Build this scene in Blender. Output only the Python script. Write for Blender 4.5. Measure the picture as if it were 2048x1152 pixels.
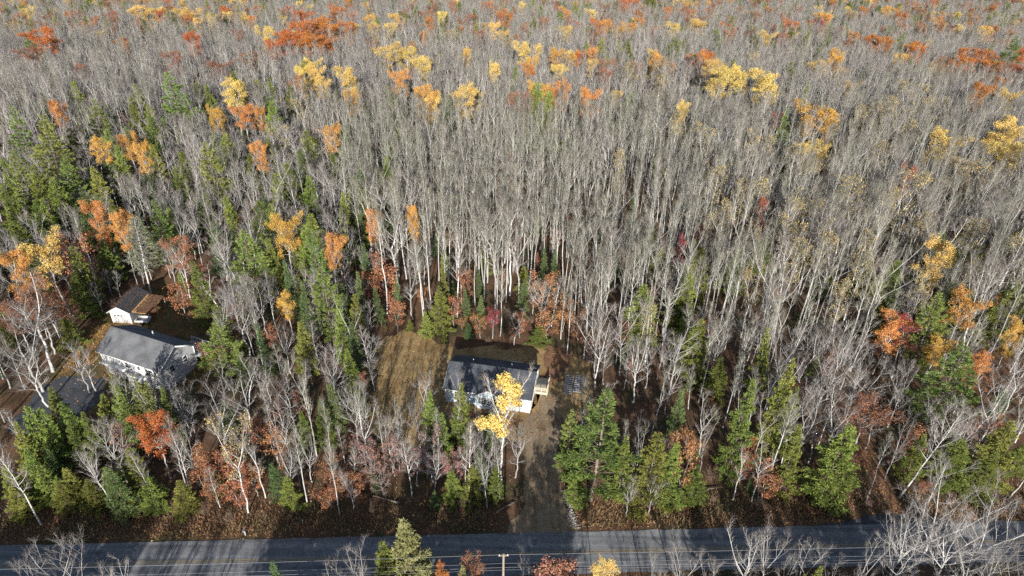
import bpy, bmesh, math, random
import numpy as np
from mathutils import Vector, Matrix

# ------------------------------------------------------------------ camera, sky, sun, exposure
scene = bpy.context.scene
for o in list(bpy.data.objects):
    bpy.data.objects.remove(o)
COL = scene.collection
R = math.radians
CAM_H = 75.0
cam_d = bpy.data.cameras.new('camera')
cam = bpy.data.objects.new('camera', cam_d)
COL.objects.link(cam)
cam.matrix_world = Matrix.Translation((0, 0, CAM_H)) @ Matrix.Rotation(R(90 - 33), 4, 'X') @ Matrix.Rotation(R(1.0), 4, 'Z')
cam_d.sensor_width = 36.0
cam_d.lens = 24.33
cam_d.clip_start = 1.0
cam_d.clip_end = 6000.0
scene.camera = cam

SUN_EL = 21.5
SHADOW_HEADING = 0.3          # degrees from +Y towards -X in which shadows fall
world = bpy.data.worlds.new('World')
scene.world = world
world.use_nodes = True
wn = world.node_tree
wn.nodes.clear()
sky = wn.nodes.new('ShaderNodeTexSky')
sky.sky_type = 'NISHITA'
sky.sun_disc = False
sky.sun_elevation = R(SUN_EL)
sky.sun_rotation = R(180.0 - SHADOW_HEADING)
bg = wn.nodes.new('ShaderNodeBackground')
bg.inputs['Strength'].default_value = 0.085
wo = wn.nodes.new('ShaderNodeOutputWorld')
wn.links.new(sky.outputs[0], bg.inputs[0])
wn.links.new(bg.outputs[0], wo.inputs[0])

sun_d = bpy.data.lights.new('sun', 'SUN')
sun_d.energy = 5.0
sun_d.angle = R(0.53)
sun_d.color = (1.0, 0.95, 0.87)
sun = bpy.data.objects.new('sun', sun_d)
COL.objects.link(sun)
light_dir = Vector((-math.sin(R(SHADOW_HEADING)) * math.cos(R(SUN_EL)), math.cos(R(SHADOW_HEADING)) * math.cos(R(SUN_EL)), -math.sin(R(SUN_EL))))
sun.rotation_euler = light_dir.to_track_quat('-Z', 'Y').to_euler()
sun.location = (0, -60, 120)

scene.view_settings.view_transform = 'Standard'
scene.view_settings.look = 'None'
scene.view_settings.exposure = 0.58
scene.view_settings.gamma = 1.0
scene.view_settings.use_curve_mapping = False
scene.render.engine = 'CYCLES'
cy = scene.cycles
cy.max_bounces = 4
cy.diffuse_bounces = 2
cy.glossy_bounces = 2
cy.transmission_bounces = 2
cy.transparent_max_bounces = 4
cy.use_denoising = False
cy.caustics_reflective = False
cy.caustics_refractive = False
scene.render.use_persistent_data = False

# ------------------------------------------------------------------ mesh helpers
def new_mesh(name, verts, polys, mats=(), mat_idx=None, smooth=False):
    """polys: list of int arrays (k, n) of equal n each."""
    me = bpy.data.meshes.new(name)
    verts = np.asarray(verts, dtype=np.float32)
    me.vertices.add(len(verts))
    me.vertices.foreach_set('co', verts.ravel())
    polys = [np.asarray(p, dtype=np.int32) for p in polys if len(p)]
    nl = sum(p.size for p in polys)
    npol = sum(len(p) for p in polys)
    me.loops.add(nl)
    me.polygons.add(npol)
    me.loops.foreach_set('vertex_index', np.concatenate([p.ravel() for p in polys]))
    sizes = np.concatenate([np.full(len(p), p.shape[1], np.int32) for p in polys])
    starts = np.concatenate(([0], np.cumsum(sizes)[:-1])).astype(np.int32)
    me.polygons.foreach_set('loop_start', starts)
    for m in mats:
        me.materials.append(m)
    if mat_idx is not None:
        me.polygons.foreach_set('material_index', np.asarray(mat_idx, np.int32))
    if smooth:
        me.polygons.foreach_set('use_smooth', np.ones(npol, bool))
    me.update(calc_edges=True)
    return me

class Geo:
    """collects verts / quads / tris with a material index"""
    def __init__(s):
        s.v = []; s.q = []; s.t = []; s.qm = []; s.tm = []; s.n = 0
    def add(s, v, q=None, t=None, m=0):
        v = np.asarray(v, float).reshape(-1, 3)
        if q is not None and len(q):
            q = np.asarray(q) + s.n; s.q.append(q); s.qm.append(np.full(len(q), m))
        if t is not None and len(t):
            t = np.asarray(t) + s.n; s.t.append(t); s.tm.append(np.full(len(t), m))
        s.v.append(v); s.n += len(v)
    def tube(s, P, r, sides=3, m=0):
        P = np.asarray(P, float); n = len(P); r = np.asarray(r, float)
        d = P[-1] - P[0]; d = d / (np.linalg.norm(d) + 1e-9)
        a = np.array([0., 0, 1]) if abs(d[2]) < .8 else np.array([1., 0, 0])
        e1 = np.cross(d, a); e1 /= np.linalg.norm(e1); e2 = np.cross(d, e1)
        th = np.arange(sides) * (2 * math.pi / sides)
        ring = np.cos(th)[:, None] * e1 + np.sin(th)[:, None] * e2
        v = P[:, None, :] + r[:, None, None] * ring[None]
        i = np.arange(n - 1)[:, None] * sides; j = np.arange(sides)[None]; k = (j + 1) % sides
        q = np.stack([i + j, i + k, i + sides + k, i + sides + j], -1).reshape(-1, 4)
        s.add(v, q, None, m)
    def sticks(s, A, B, ra, rb, m=0):
        """many straight three-sided twigs at once"""
        A = np.asarray(A, float); B = np.asarray(B, float)
        if not len(A): return
        d = B - A; L = np.linalg.norm(d, axis=1, keepdims=True) + 1e-9; d = d / L
        ref = np.where(np.abs(d[:, 2:3]) < .8, np.array([[0., 0, 1]]), np.array([[1., 0, 0]]))
        e1 = np.cross(d, ref); e1 /= np.linalg.norm(e1, axis=1, keepdims=True); e2 = np.cross(d, e1)
        th = np.arange(3) * (2 * math.pi / 3)
        ring = np.cos(th)[None, :, None] * e1[:, None] + np.sin(th)[None, :, None] * e2[:, None]
        v = np.concatenate([A[:, None] + ra * ring, B[:, None] + rb * ring], 1)
        b = np.arange(len(A))[:, None] * 6
        q = np.concatenate([b + np.array([[0, 1, 4, 3]]), b + np.array([[1, 2, 5, 4]]), b + np.array([[2, 0, 3, 5]])], 0)
        s.add(v, q, None, m)
    def cards(s, C, D, W, L, wid, m=0, tip=0.35):
        """leaf blades: base C, direction D, width direction W, length L, width wid, tapering to tip"""
        C = np.asarray(C); L = np.asarray(L).reshape(-1, 1); wid = np.asarray(wid).reshape(-1, 1)
        v = np.stack([C - W * wid * .35, C + W * wid * .35, C + D * L * .55 + W * wid * .5, C + D * L + W * wid * tip * .5,
                      C + D * L - W * wid * tip * .5, C + D * L * .55 - W * wid * .5], 1)
        b = np.arange(len(C))[:, None] * 6
        q = np.concatenate([b + np.array([[0, 1, 2, 5]]), b + np.array([[5, 2, 3, 4]])], 0)
        s.add(v, q, None, m)
    def quads(s, C, A, B, m=0):
        v = np.stack([C - A - B, C + A - B * .6, C + A * .7 + B, C - A * .8 + B * .8], 1)
        b = np.arange(len(C))[:, None] * 4
        s.add(v, b + np.array([[0, 1, 2, 3]]), None, m)
    def box(s, x0, x1, y0, y1, z0, z1, m=0):
        v = [(x, y, z) for z in (z0, z1) for y in (y0, y1) for x in (x0, x1)]
        q = [(0, 2, 3, 1), (4, 5, 7, 6), (0, 1, 5, 4), (2, 6, 7, 3), (0, 4, 6, 2), (1, 3, 7, 5)]
        s.add(v, q, None, m)
    def bar(s, a, b, w, h, m=0):
        """square bar from a to b"""
        a = np.array(a, float); b = np.array(b, float); d = b - a; d /= np.linalg.norm(d)
        ref = np.array([0., 0, 1]) if abs(d[2]) < .9 else np.array([1., 0, 0])
        e1 = np.cross(d, ref); e1 /= np.linalg.norm(e1); e2 = np.cross(e1, d)
        v = []
        for p in (a, b):
            for sx, sy in ((-1, -1), (1, -1), (1, 1), (-1, 1)):
                v.append(p + e1 * sx * w / 2 + e2 * sy * h / 2)
        s.add(v, [(3, 2, 1, 0), (4, 5, 6, 7), (0, 1, 5, 4), (1, 2, 6, 5), (2, 3, 7, 6), (3, 0, 4, 7)], None, m)
    def prism(s, poly, ext, m=0):
        """polygon (list of 3d points) swept by vector ext"""
        p = np.array(poly, float); e = np.array(ext, float); n = len(p)
        s.add(np.concatenate([p, p + e]), [(i, (i + 1) % n, n + (i + 1) % n, n + i) for i in range(n)], None, m)
        if n == 4:
            s.add(np.concatenate([p, p + e]), [(3, 2, 1, 0), (4, 5, 6, 7)], None, m)
        else:
            t = [(0, i + 1, i) for i in range(1, n - 1)] + [(n, n + i, n + i + 1) for i in range(1, n - 1)]
            s.add(np.concatenate([p, p + e]), None, t, m)
    def mesh(s, name, mats, smooth=False):
        return new_mesh(name, np.concatenate(s.v), ([np.concatenate(s.q)] if s.q else []) + ([np.concatenate(s.t)] if s.t else []), mats,
                        np.concatenate(s.qm + s.tm), smooth)
    def obj(s, name, mats, parent=None, smooth=False):
        if not isinstance(mats, (list, tuple)): mats = [mats]
        o = bpy.data.objects.new(name, s.mesh(name, mats, smooth))
        COL.objects.link(o)
        if parent: o.parent = parent
        return o

def tag(o, label=None, cat=None, group=None, kind=None):
    if label: o['label'] = label
    if cat: o['category'] = cat
    if group: o['group'] = group
    if kind: o['kind'] = kind
    return o
def empty(name, loc=(0, 0, 0), rz=0.0):
    o = bpy.data.objects.new(name, None)
    o.empty_display_size = 0.5
    COL.objects.link(o); o.location = loc; o.rotation_euler = (0, 0, rz)
    return o

# ------------------------------------------------------------------ materials
def mat(name, col, col2=None, scale=1.0, rough=.85, detail=4.0, coord='Object', rnd=0.0, hue=0.0, bump=0.0, bscale=None,
        spec=.25, translucent=0.0, stretch=None, lo=.35, hi=.65, island=0.0):
    """noise between two colours; rnd/hue: variation per object; island: variation per leaf; bump: fine relief"""
    m = bpy.data.materials.new(name); m.use_nodes = True
    nt = m.node_tree; N = nt.nodes; Lk = nt.links
    b = N['Principled BSDF']; out = N['Material Output']
    b.inputs['Roughness'].default_value = rough
    b.inputs['Specular IOR Level'].default_value = spec
    src = None
    tc = N.new('ShaderNodeTexCoord')
    vec = tc.outputs[coord]
    if stretch:
        mp = N.new('ShaderNodeMapping'); mp.inputs['Scale'].default_value = stretch
        Lk.new(vec, mp.inputs[0]); vec = mp.outputs[0]
    if col2 is not None:
        nz = N.new('ShaderNodeTexNoise'); nz.inputs['Scale'].default_value = scale; nz.inputs['Detail'].default_value = detail
        Lk.new(vec, nz.inputs['Vector'])
        cr = N.new('ShaderNodeValToRGB')
        cr.color_ramp.elements[0].position = lo; cr.color_ramp.elements[0].color = (*col, 1)
        cr.color_ramp.elements[1].position = hi; cr.color_ramp.elements[1].color = (*col2, 1)
        Lk.new(nz.outputs[0], cr.inputs[0]); src = cr.outputs[0]
    if rnd or hue or island:
        hs = N.new('ShaderNodeHueSaturation')
        if src: Lk.new(src, hs.inputs['Color'])
        else: hs.inputs['Color'].default_value = (*col, 1)
        oi = N.new('ShaderNodeObjectInfo')
        val = None
        if rnd:
            mr = N.new('ShaderNodeMapRange'); mr.inputs['To Min'].default_value = 1 - rnd; mr.inputs['To Max'].default_value = 1 + rnd
            Lk.new(oi.outputs['Random'], mr.inputs[0]); val = mr.outputs[0]
        if island:
            ge = N.new('ShaderNodeNewGeometry')
            mi = N.new('ShaderNodeMapRange'); mi.inputs['To Min'].default_value = 1 - island; mi.inputs['To Max'].default_value = 1 + island
            Lk.new(ge.outputs['Random Per Island'], mi.inputs[0])
            if val:
                mu = N.new('ShaderNodeMath'); mu.operation = 'MULTIPLY'
                Lk.new(val, mu.inputs[0]); Lk.new(mi.outputs[0], mu.inputs[1]); val = mu.outputs[0]
            else: val = mi.outputs[0]
        if val: Lk.new(val, hs.inputs['Value'])
        if hue or island:
            m1 = N.new('ShaderNodeMath'); m1.operation = 'MULTIPLY'; m1.inputs[1].default_value = 7.31
            m2 = N.new('ShaderNodeMath'); m2.operation = 'FRACT'
            m3 = N.new('ShaderNodeMapRange'); m3.inputs['To Min'].default_value = .5 - hue; m3.inputs['To Max'].default_value = .5 + hue
            Lk.new(oi.outputs['Random'], m1.inputs[0]); Lk.new(m1.outputs[0], m2.inputs[0]); Lk.new(m2.outputs[0], m3.inputs[0])
            if island:
                i1 = N.new('ShaderNodeMath'); i1.operation = 'MULTIPLY'; i1.inputs[1].default_value = 5.77
                i2 = N.new('ShaderNodeMath'); i2.operation = 'FRACT'
                i3 = N.new('ShaderNodeMapRange'); i3.inputs['To Min'].default_value = -.022; i3.inputs['To Max'].default_value = .022
                i4 = N.new('ShaderNodeMath'); i4.operation = 'ADD'
                Lk.new(ge.outputs['Random Per Island'], i1.inputs[0]); Lk.new(i1.outputs[0], i2.inputs[0]); Lk.new(i2.outputs[0], i3.inputs[0])
                Lk.new(m3.outputs[0], i4.inputs[0]); Lk.new(i3.outputs[0], i4.inputs[1]); Lk.new(i4.outputs[0], hs.inputs['Hue'])
            else: Lk.new(m3.outputs[0], hs.inputs['Hue'])
        src = hs.outputs[0]
    if src: Lk.new(src, b.inputs['Base Color'])
    else: b.inputs['Base Color'].default_value = (*col, 1)
    if bump:
        n2 = N.new('ShaderNodeTexNoise'); n2.inputs['Scale'].default_value = bscale or scale * 4; n2.inputs['Detail'].default_value = 3
        Lk.new(vec, n2.inputs['Vector'])
        bp = N.new('ShaderNodeBump'); bp.inputs['Strength'].default_value = bump; bp.inputs['Distance'].default_value = .05
        Lk.new(n2.outputs[0], bp.inputs['Height']); Lk.new(bp.outputs[0], b.inputs['Normal'])
    if translucent:
        tr = N.new('ShaderNodeBsdfTranslucent'); mx = N.new('ShaderNodeMixShader'); mx.inputs[0].default_value = translucent
        if src: Lk.new(src, tr.inputs[0])
        else: tr.inputs[0].default_value = (*col, 1)
        Lk.new(b.outputs[0], mx.inputs[1]); Lk.new(tr.outputs[0], mx.inputs[2]); Lk.new(mx.outputs[0], out.inputs[0])
    return m

M = {}
M['aspen_bark'] = mat('aspen_bark', (.38, .375, .36), (.56, .555, .54), 1.2, rnd=.22, stretch=(1, 1, .35))
M['aspen_branch'] = mat('aspen_branch', (.43, .42, .385), rnd=.22, hue=.01)
M['aspen_twig'] = mat('aspen_twig', (.255, .24, .19), rnd=.25, hue=.02)
M['birch_bark'] = mat('birch_bark', (.46, .44, .41), (.74, .73, .71), 2.5, rnd=.12, stretch=(.5, .5, 1.5), lo=.38, hi=.52)
M['birch_branch'] = mat('birch_branch', (.52, .50, .48), rnd=.15)
M['birch_twig'] = mat('birch_twig', (.28, .245, .22), rnd=.2)
M['maple_bark'] = mat('maple_bark', (.36, .35, .335), (.54, .53, .515), 1.5, rnd=.25, stretch=(1, 1, .4))
M['maple_branch'] = mat('maple_branch', (.45, .435, .42), rnd=.25, hue=.01)
M['maple_twig'] = mat('maple_twig', (.27, .24, .225), rnd=.3, hue=.02)
M['brown_twig'] = mat('brown_twig', (.25, .17, .13), rnd=.25, hue=.02)
M['pine_bark'] = mat('pine_bark', (.13, .10, .08), (.26, .22, .18), 3, rnd=.2)
M['pine_needle'] = mat('pine_needle', (.135, .18, .042), (.205, .25, .066), .6, rough=.6, rnd=.22, hue=.03, island=.25)
M['spruce_needle'] = mat('spruce_needle', (.085, .135, .048), (.13, .18, .06), .8, rough=.65, rnd=.25, hue=.02, island=.25)
M['hemlock_needle'] = mat('hemlock_needle', (.145, .18, .036), (.215, .245, .055), .6, rough=.65, rnd=.30, hue=.03, island=.25)
M['olive_needle'] = mat('olive_needle', (.20, .20, .075), (.27, .26, .11), .6, rough=.65, rnd=.1, island=.25)
M['dull_needle'] = mat('dull_needle', (.17, .19, .12), (.23, .24, .16), .6, rough=.7, island=.25)
M['gold_leaf'] = mat('gold_leaf', (.68, .46, .12), (.82, .63, .22), .5, rough=.7, rnd=.13, hue=.010, island=.25, translucent=.15)
M['amber_leaf'] = mat('amber_leaf', (.58, .28, .07), (.68, .39, .11), .5, rough=.7, rnd=.15, hue=.02, island=.25, translucent=.15)
M['rust_leaf'] = mat('rust_leaf', (.45, .14, .036), (.57, .22, .055), .5, rough=.7, rnd=.2, hue=.012, island=.3, translucent=.1)
M['brown_leaf'] = mat('brown_leaf', (.26, .105, .05), (.36, .165, .08), .5, rough=.75, rnd=.25, hue=.012, island=.3)
M['red_leaf'] = mat('red_leaf', (.32, .055, .04), (.42, .085, .055), .5, rough=.7, rnd=.2, hue=.02, island=.3)
M['pink_leaf'] = mat('pink_leaf', (.30, .12, .09), (.40, .18, .13), .5, rough=.75, rnd=.2, hue=.015, island=.3)

# ------------------------------------------------------------------ tree builders (each returns named part meshes)
def unit(v):
    return v / (np.linalg.norm(v, axis=-1, keepdims=True) + 1e-9)

def limb(rs, p, d, L, nseg, up=.12, wob=.10):
    """a bent limb: list of points"""
    pts = [np.array(p, float)]; d = np.array(d, float); s = L / nseg
    for _ in range(nseg):
        d = d + rs.normal(0, wob, 3); d[2] += up; d /= np.linalg.norm(d)
        pts.append(pts[-1] + d * s)
    return np.array(pts)

def hardwood(seed, h, r0, base, width, n1, ang, forks=1, n2=7, n3=6, up=.13, twig=.014, tl=.75, wob=.09, profile='oval', lean=0.0, n4=0):
    """skeleton of a broadleaf tree. returns trunk Geo, branch Geo, and the twig tips"""
    rs = np.random.RandomState(seed)
    tr = Geo(); br = Geo(); tips = []
    leaders = []
    fork_z = h * (base + (1 - base) * .25) if forks > 1 else h
    la = rs.uniform(0, 6.28)
    n = 9
    z = np.linspace(0, fork_z, n)
    wander = np.cumsum(rs.normal(0, .09, (n, 2)), 0); wander -= wander[0]
    tilt = np.array([math.cos(la), math.sin(la)]) * lean
    P = np.column_stack([wander + tilt[None] * z[:, None] + .0 * wander, z])
    rr = r0 * (1 - .55 * z / h) ** 1.1
    rr[0] *= 1.25
    if forks == 1:
        rr = r0 * (1.02 - z / h) ** .85; rr[0] *= 1.2; rr[-1] = .02
    tr.tube(P, rr, 6)
    leaders.append((P, rr))
    if forks > 1:
        a0 = rs.uniform(0, 6.28)
        for k in range(forks):
            a = a0 + k * 6.283 / forks + rs.uniform(-.4, .4)
            sp = rs.uniform(.25, .55)
            d = np.array([math.cos(a) * sp, math.sin(a) * sp, 1.0])
            q = limb(rs, P[-1], d, (h - fork_z) * rs.uniform(.85, 1.05) / .93, 7, .08, .09)
            r = np.linspace(rr[-1] * .75, .018, len(q))
            tr.tube(q, r, 5)
            leaders.append((q, r))
    def on(path, t):
        x = t * (len(path) - 1); i = min(int(x), len(path) - 2); f = x - i
        return path[i] * (1 - f) + path[i + 1] * f
    prim = []
    zb = h * base
    for k in range(n1):
        t = (k + rs.uniform(.1, .9)) / n1
        zt = zb + (h - zb) * t * .97
        cand = [(p, r) for p, r in leaders if p[0][2] - .01 <= zt <= p[-1][2]]
        if not cand: cand = [leaders[-1]]
        p, r = cand[rs.randint(len(cand))]
        tt = np.interp(zt, p[:, 2], np.linspace(0, 1, len(p)))
        o = on(p, tt); rad = np.interp(tt, np.linspace(0, 1, len(p)), r)
        if profile == 'oval': pr = math.sin(math.pi * min(1, .18 + .82 * t)) ** .7
        elif profile == 'round': pr = math.sqrt(max(.04, 1 - (1.7 * t - .75) ** 2))
        else: pr = 1.0 - .55 * t
        az = k * 2.4 + rs.uniform(-.6, .6)
        a = R(ang + rs.uniform(-12, 12)) * (1.15 - .35 * t)
        L = width * .5 * max(.22, pr) * rs.uniform(.75, 1.15) / max(.45, math.sin(a)) * .85
        d = np.array([math.cos(az) * math.sin(a), math.sin(az) * math.sin(a), math.cos(a)])
        q = limb(rs, o, d, L, 5, up, wob)
        rb = min(rad * .65, .020 + L * .017)
        br.tube(q, np.linspace(rb, .013, 6), 4)
        prim.append((q, L, rb))
    A = []; B = []
    for q, L, rb in prim + [(p[len(p) // 2:], 2.0, .04) for p, r in leaders[(1 if forks > 1 else 0):]]:
        for k in range(n2):
            t = rs.uniform(.22, 1.0); o = on(q, t)
            ax = unit(q[-1] - q[0]); d = unit(ax + unit(rs.normal(0, 1, 3)) * .75 + np.array([0, 0, .25]))
            l2 = max(.5, L * (1.05 - t) * .55) * rs.uniform(.7, 1.3)
            s = limb(rs, o, d, l2, 3, up * .8, wob * 1.6)
            br.tube(s, np.linspace(max(.014, rb * .5), .009, 4), 3)
            for j in range(n3):
                t3 = rs.uniform(.15, 1.0); o3 = on(s, t3)
                d3 = unit(unit(s[-1] - s[0]) + unit(rs.normal(0, 1, 3)) * .8 + np.array([0, 0, .15]))
                e = o3 + d3 * tl * rs.uniform(.45, 1.2)
                A.append(o3); B.append(e)
                for i in range(n4):
                    f = rs.uniform(.3, .9); o4 = o3 * (1 - f) + e * f
                    A.append(o4); B.append(o4 + unit(d3 + unit(rs.normal(0, 1, 3)) * .8) * tl * rs.uniform(.25, .6))
    A = np.array(A); B = np.array(B)
    br.sticks(A, B, twig, twig * .55, 1)
    return tr, br, B

def leaves(seed, tips, n, size, spread=.35, keep=1.0, clump=0.0):
    rs = np.random.RandomState(seed); g = Geo()
    if clump:                                   # leaves only in some parts of the crown
        c = tips[rs.randint(len(tips), size=22)]
        d = np.min(np.linalg.norm(tips[:, None] - c[None], axis=2), axis=1)
        tips = tips[d < clump]
    C = tips[rs.randint(len(tips), size=n)] + rs.normal(0, spread, (n, 3))
    a = unit(rs.normal(0, 1, (n, 3)) + np.array([0, -.35, .55])); ref = unit(rs.normal(0, 1, (n, 3)))
    e1 = unit(np.cross(a, ref)); e2 = np.cross(a, e1)
    s = size * rs.uniform(.6, 1.3, (n, 1))
    g.quads(C, e1 * s * .5, e2 * s * .5)
    return g

def whorl_conifer(seed, h, width, base, step, per, shape, droop, lift, tuft, tuft_w, dens, ragged=.2, flat=.5, gap=0.0, r0=.22):
    """pine, spruce and hemlock: whorls of boughs carrying needle sprays. returns trunk Geo, crown Geo (0 bough, 1 needle)"""
    rs = np.random.RandomState(seed); tr = Geo(); cr = Geo()
    n = 10; z = np.linspace(0, h, n); w = np.cumsum(rs.normal(0, .05, (n, 2)), 0); w -= w[0]
    P = np.column_stack([w, z]); rr = r0 * (1.02 - z / h) ** .9; rr[-1] = .02; rr[0] *= 1.2
    tr.tube(P, rr, 6)
    zz = h * base; C = []; D = []; W = []; Ls = []; Wd = []
    while zz < h - .15:
        t = (zz - h * base) / (h * (1 - base))
        if shape == 'cone': pr = (1 - t) * .95 + .05
        elif shape == 'dome': pr = max(.05, (1 - t ** 1.12)) * (.72 + .28 * min(1, t * 5))
        else: pr = max(.08, math.sin(math.pi * min(1, .30 + .70 * t)) ** .8)
        o = np.array([np.interp(zz, z, P[:, 0]), np.interp(zz, z, P[:, 1]), zz])
        k = per if t < .8 else max(3, per - 2)
        a0 = rs.uniform(0, 6.28)
        for i in range(k):
            if rs.rand() < gap: continue
            az = a0 + i * 6.283 / k + rs.uniform(-.3, .3)
            L = width * .5 * pr * rs.uniform(1 - ragged * 1.4, 1 + ragged)
            if L < .15: L = .15
            hd = np.array([math.cos(az), math.sin(az), 0]); sd = np.array([-math.sin(az), math.cos(az), 0])
            m = 5; u = np.linspace(0, 1, m)
            el = lift * (1 - .3 * (1 - t)) if lift > 0 else lift * (1 - t)
            zoff = L * (math.tan(el + t * .5) * u * .9 - droop * u ** 1.6 + droop * .35 * u ** 3)
            q = o + hd * (L * u)[:, None]; q[:, 2] += zoff
            cr.tube(q, np.linspace(.012 + .012 * L, .006, m), 3, 0)
            ns = max(3, int(dens * L))
            us = rs.uniform(.18 if L < 1.5 else .28, 1.0, ns) ** .8
            pos = np.stack([np.interp(us, u, q[:, c]) for c in range(3)], 1)
            side = rs.choice([-1., 1.], ns)[:, None]
            spread_l = (L * .42 * (1.12 - us) + tuft * .4)[:, None]
            fwd = unit(hd + sd * side * rs.uniform(.35, 1.3, (ns, 1)) + np.array([0, 0, 1.]) * rs.normal(.02, .16, (ns, 1)))
            npc = 3
            for j in range(npc):
                f = (j + rs.uniform(0, .9, (ns, 1))) / npc
                c = pos + fwd * spread_l * f + rs.normal(0, .04, (ns, 3))
                c[:, 2] -= (spread_l * f)[:, 0] * droop * .4
                dd = unit(fwd + rs.normal(0, .35, (ns, 3)) + np.array([0, 0, .12 if droop < .3 else -.15]))
                nn = unit(np.array([0, 0, 1.]) * flat + rs.normal(0, .5, (ns, 3)))
                C.append(c); D.append(dd); W.append(unit(np.cross(dd, nn)))
                Ls.append(tuft * rs.uniform(.65, 1.25, ns)); Wd.append(tuft_w * rs.uniform(.7, 1.3, ns))
        zz += step * rs.uniform(.75, 1.25) * (1.0 - .45 * t)
    C = np.concatenate(C); D = np.concatenate(D); W = np.concatenate(W)
    cr.cards(C, D, W, np.concatenate(Ls), np.concatenate(Wd), 1)
    return tr, cr

PROTO = {}   # kind -> list of dict(parts=[(part name, mesh)], h, w)
def proto(kind, h, w, *parts):
    top = 0.0
    for nm, me in parts:
        co = np.empty(len(me.vertices) * 3, np.float32); me.vertices.foreach_get('co', co); top = max(top, float(np.percentile(co[2::3], 99.5)))
    PROTO.setdefault(kind, []).append(dict(parts=parts, h=top, w=w))
def gm(g, name, *ms):
    return g.mesh(name, list(ms), smooth=False)

for i in range(9):     # tall slim bare poplars with a narrow rising crown
    t, b, tips = hardwood(100 + i, 20, .118 + .014 * (i % 3), .40 + .07 * (i % 3), 3.2 + .25 * (i % 5), 15 + i % 4, 34 + 2 * (i % 4), forks=1 if i % 3 else 2, n2=5, n3=5, twig=.0072, tl=.75, up=.17, n4=2)
    proto('aspen', 20, 3.7, ('trunk', gm(t, 'aspen_trunk', M['aspen_bark'])), ('crown', gm(b, 'aspen_crown', M['aspen_branch'], M['aspen_twig'])))
for i in range(5):     # white birches, leaning, finer
    t, b, tips = hardwood(200 + i, 15, .13, .36, 4.2, 17, 46, forks=1 + i % 2, n2=5, n3=5, twig=.009, tl=.75, up=.10, lean=.05 + .02 * i, n4=1)
    proto('birch', 15, 4.4, ('trunk', gm(t, 'birch_trunk', M['birch_bark'])), ('crown', gm(b, 'birch_crown', M['birch_branch'], M['birch_twig'])))
for i in range(6):     # spreading bare maples
    t, b, tips = hardwood(300 + i, 14, .15, .26, 6.2, 18, 50, forks=2 + i % 2, n2=6, n3=5, twig=.008, tl=.85, up=.11, profile='round', wob=.12, n4=1)
    proto('maple', 14, 6.2, ('trunk', gm(t, 'maple_trunk', M['maple_bark'])), ('crown', gm(b, 'maple_crown', M['maple_branch'], M['maple_twig'])))
for i in range(4):     # leafy crowns on the same kind of frame: full and thin
    t, b, tips = hardwood(400 + i, 17, .17, .47, 6.6, 26, 60, forks=3, n2=6, n3=4, up=.09, profile='round', wob=.12)
    tm = gm(t, 'leafy_trunk', M['maple_bark']); bm_ = gm(b, 'leafy_branch', M['maple_branch'], M['maple_twig'])
    for kind, ml in (('gold', 'gold_leaf'), ('amber', 'amber_leaf'), ('rust', 'rust_leaf'), ('rust2', 'brown_leaf'), ('red', 'red_leaf')):
        lv = leaves(500 + i, tips, 9000 if kind in ('gold', 'rust', 'amber') else 4200, .145, .25, clump=2.1)
        proto(kind, 17, 6.6, ('trunk', tm), ('branches', bm_), ('crown', gm(lv, kind + '_leaves', M[ml])))
    t, b, tips = hardwood(430 + i, 17, .16, .36, 6.0, 20, 44, forks=1 + i % 2, n2=7, n3=6, up=.13, n4=1)
    lv = leaves(530 + i, tips, 750, .13, .2)
    proto('goldsparse', 17, 6.0, ('trunk', gm(t, 'sparse_trunk', M['birch_bark'])), ('branches', gm(b, 'sparse_branch', M['aspen_branch'], M['aspen_twig'])), ('crown', gm(lv, 'sparse_leaves', M['gold_leaf'])))
    # low beeches that keep their brown leaves
    t, b, tips = hardwood(460 + i, 7, .07, .15, 4.6, 14, 58, forks=2, n2=6, n3=5, up=.06, tl=.55, twig=.009, profile='round')
    tm = gm(t, 'beech_trunk', M['maple_bark']); bm_ = gm(b, 'beech_branch', M['brown_twig'], M['brown_twig'])
    lv = leaves(560 + i, tips, 1300, .17, .2)
    proto('beech', 7, 4.6, ('trunk', tm), ('branches', bm_), ('crown', gm(lv, 'beech_leaves', M['brown_leaf'])))
    t, b, tips = hardwood(480 + i, 7.5, .09, .18, 6.0, 18, 60, forks=3, n2=8, n3=7, up=.06, tl=.6, twig=.011, profile='round', n4=1)
    lv = leaves(580 + i, tips, 800, .16, .2)
    proto('pink', 7.5, 6.0, ('trunk', gm(t, 'pink_trunk', M['maple_bark'])), ('branches', gm(b, 'pink_branch', M['maple_branch'], M['maple_twig'])), ('crown', gm(lv, 'pink_leaves', M['pink_leaf'])))
    # leafless thickets
    s = Geo(); rs = np.random.RandomState(600 + i); A = []; B = []
    for k in range(26):
        a = rs.uniform(0, 6.28); sp = rs.uniform(.15, .8)
        q = limb(rs, (rs.normal(0, .25), rs.normal(0, .25), 0), (math.cos(a) * sp, math.sin(a) * sp, 1), rs.uniform(1.0, 2.4), 4, .03, .15)
        s.tube(q, np.linspace(.016, .006, 5), 3)
        for j in range(12):
            o = q[rs.randint(1, 5)]; A.append(o); B.append(o + unit(rs.normal(0, 1, 3) + np.array([0, 0, .6])) * rs.uniform(.25, .6))
    s.sticks(A, B, .008, .004)
    proto('shrub', 2.2, 2.4, ('stems', gm(s, 'shrub_stems', M['brown_twig'], M['brown_twig'])))
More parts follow.
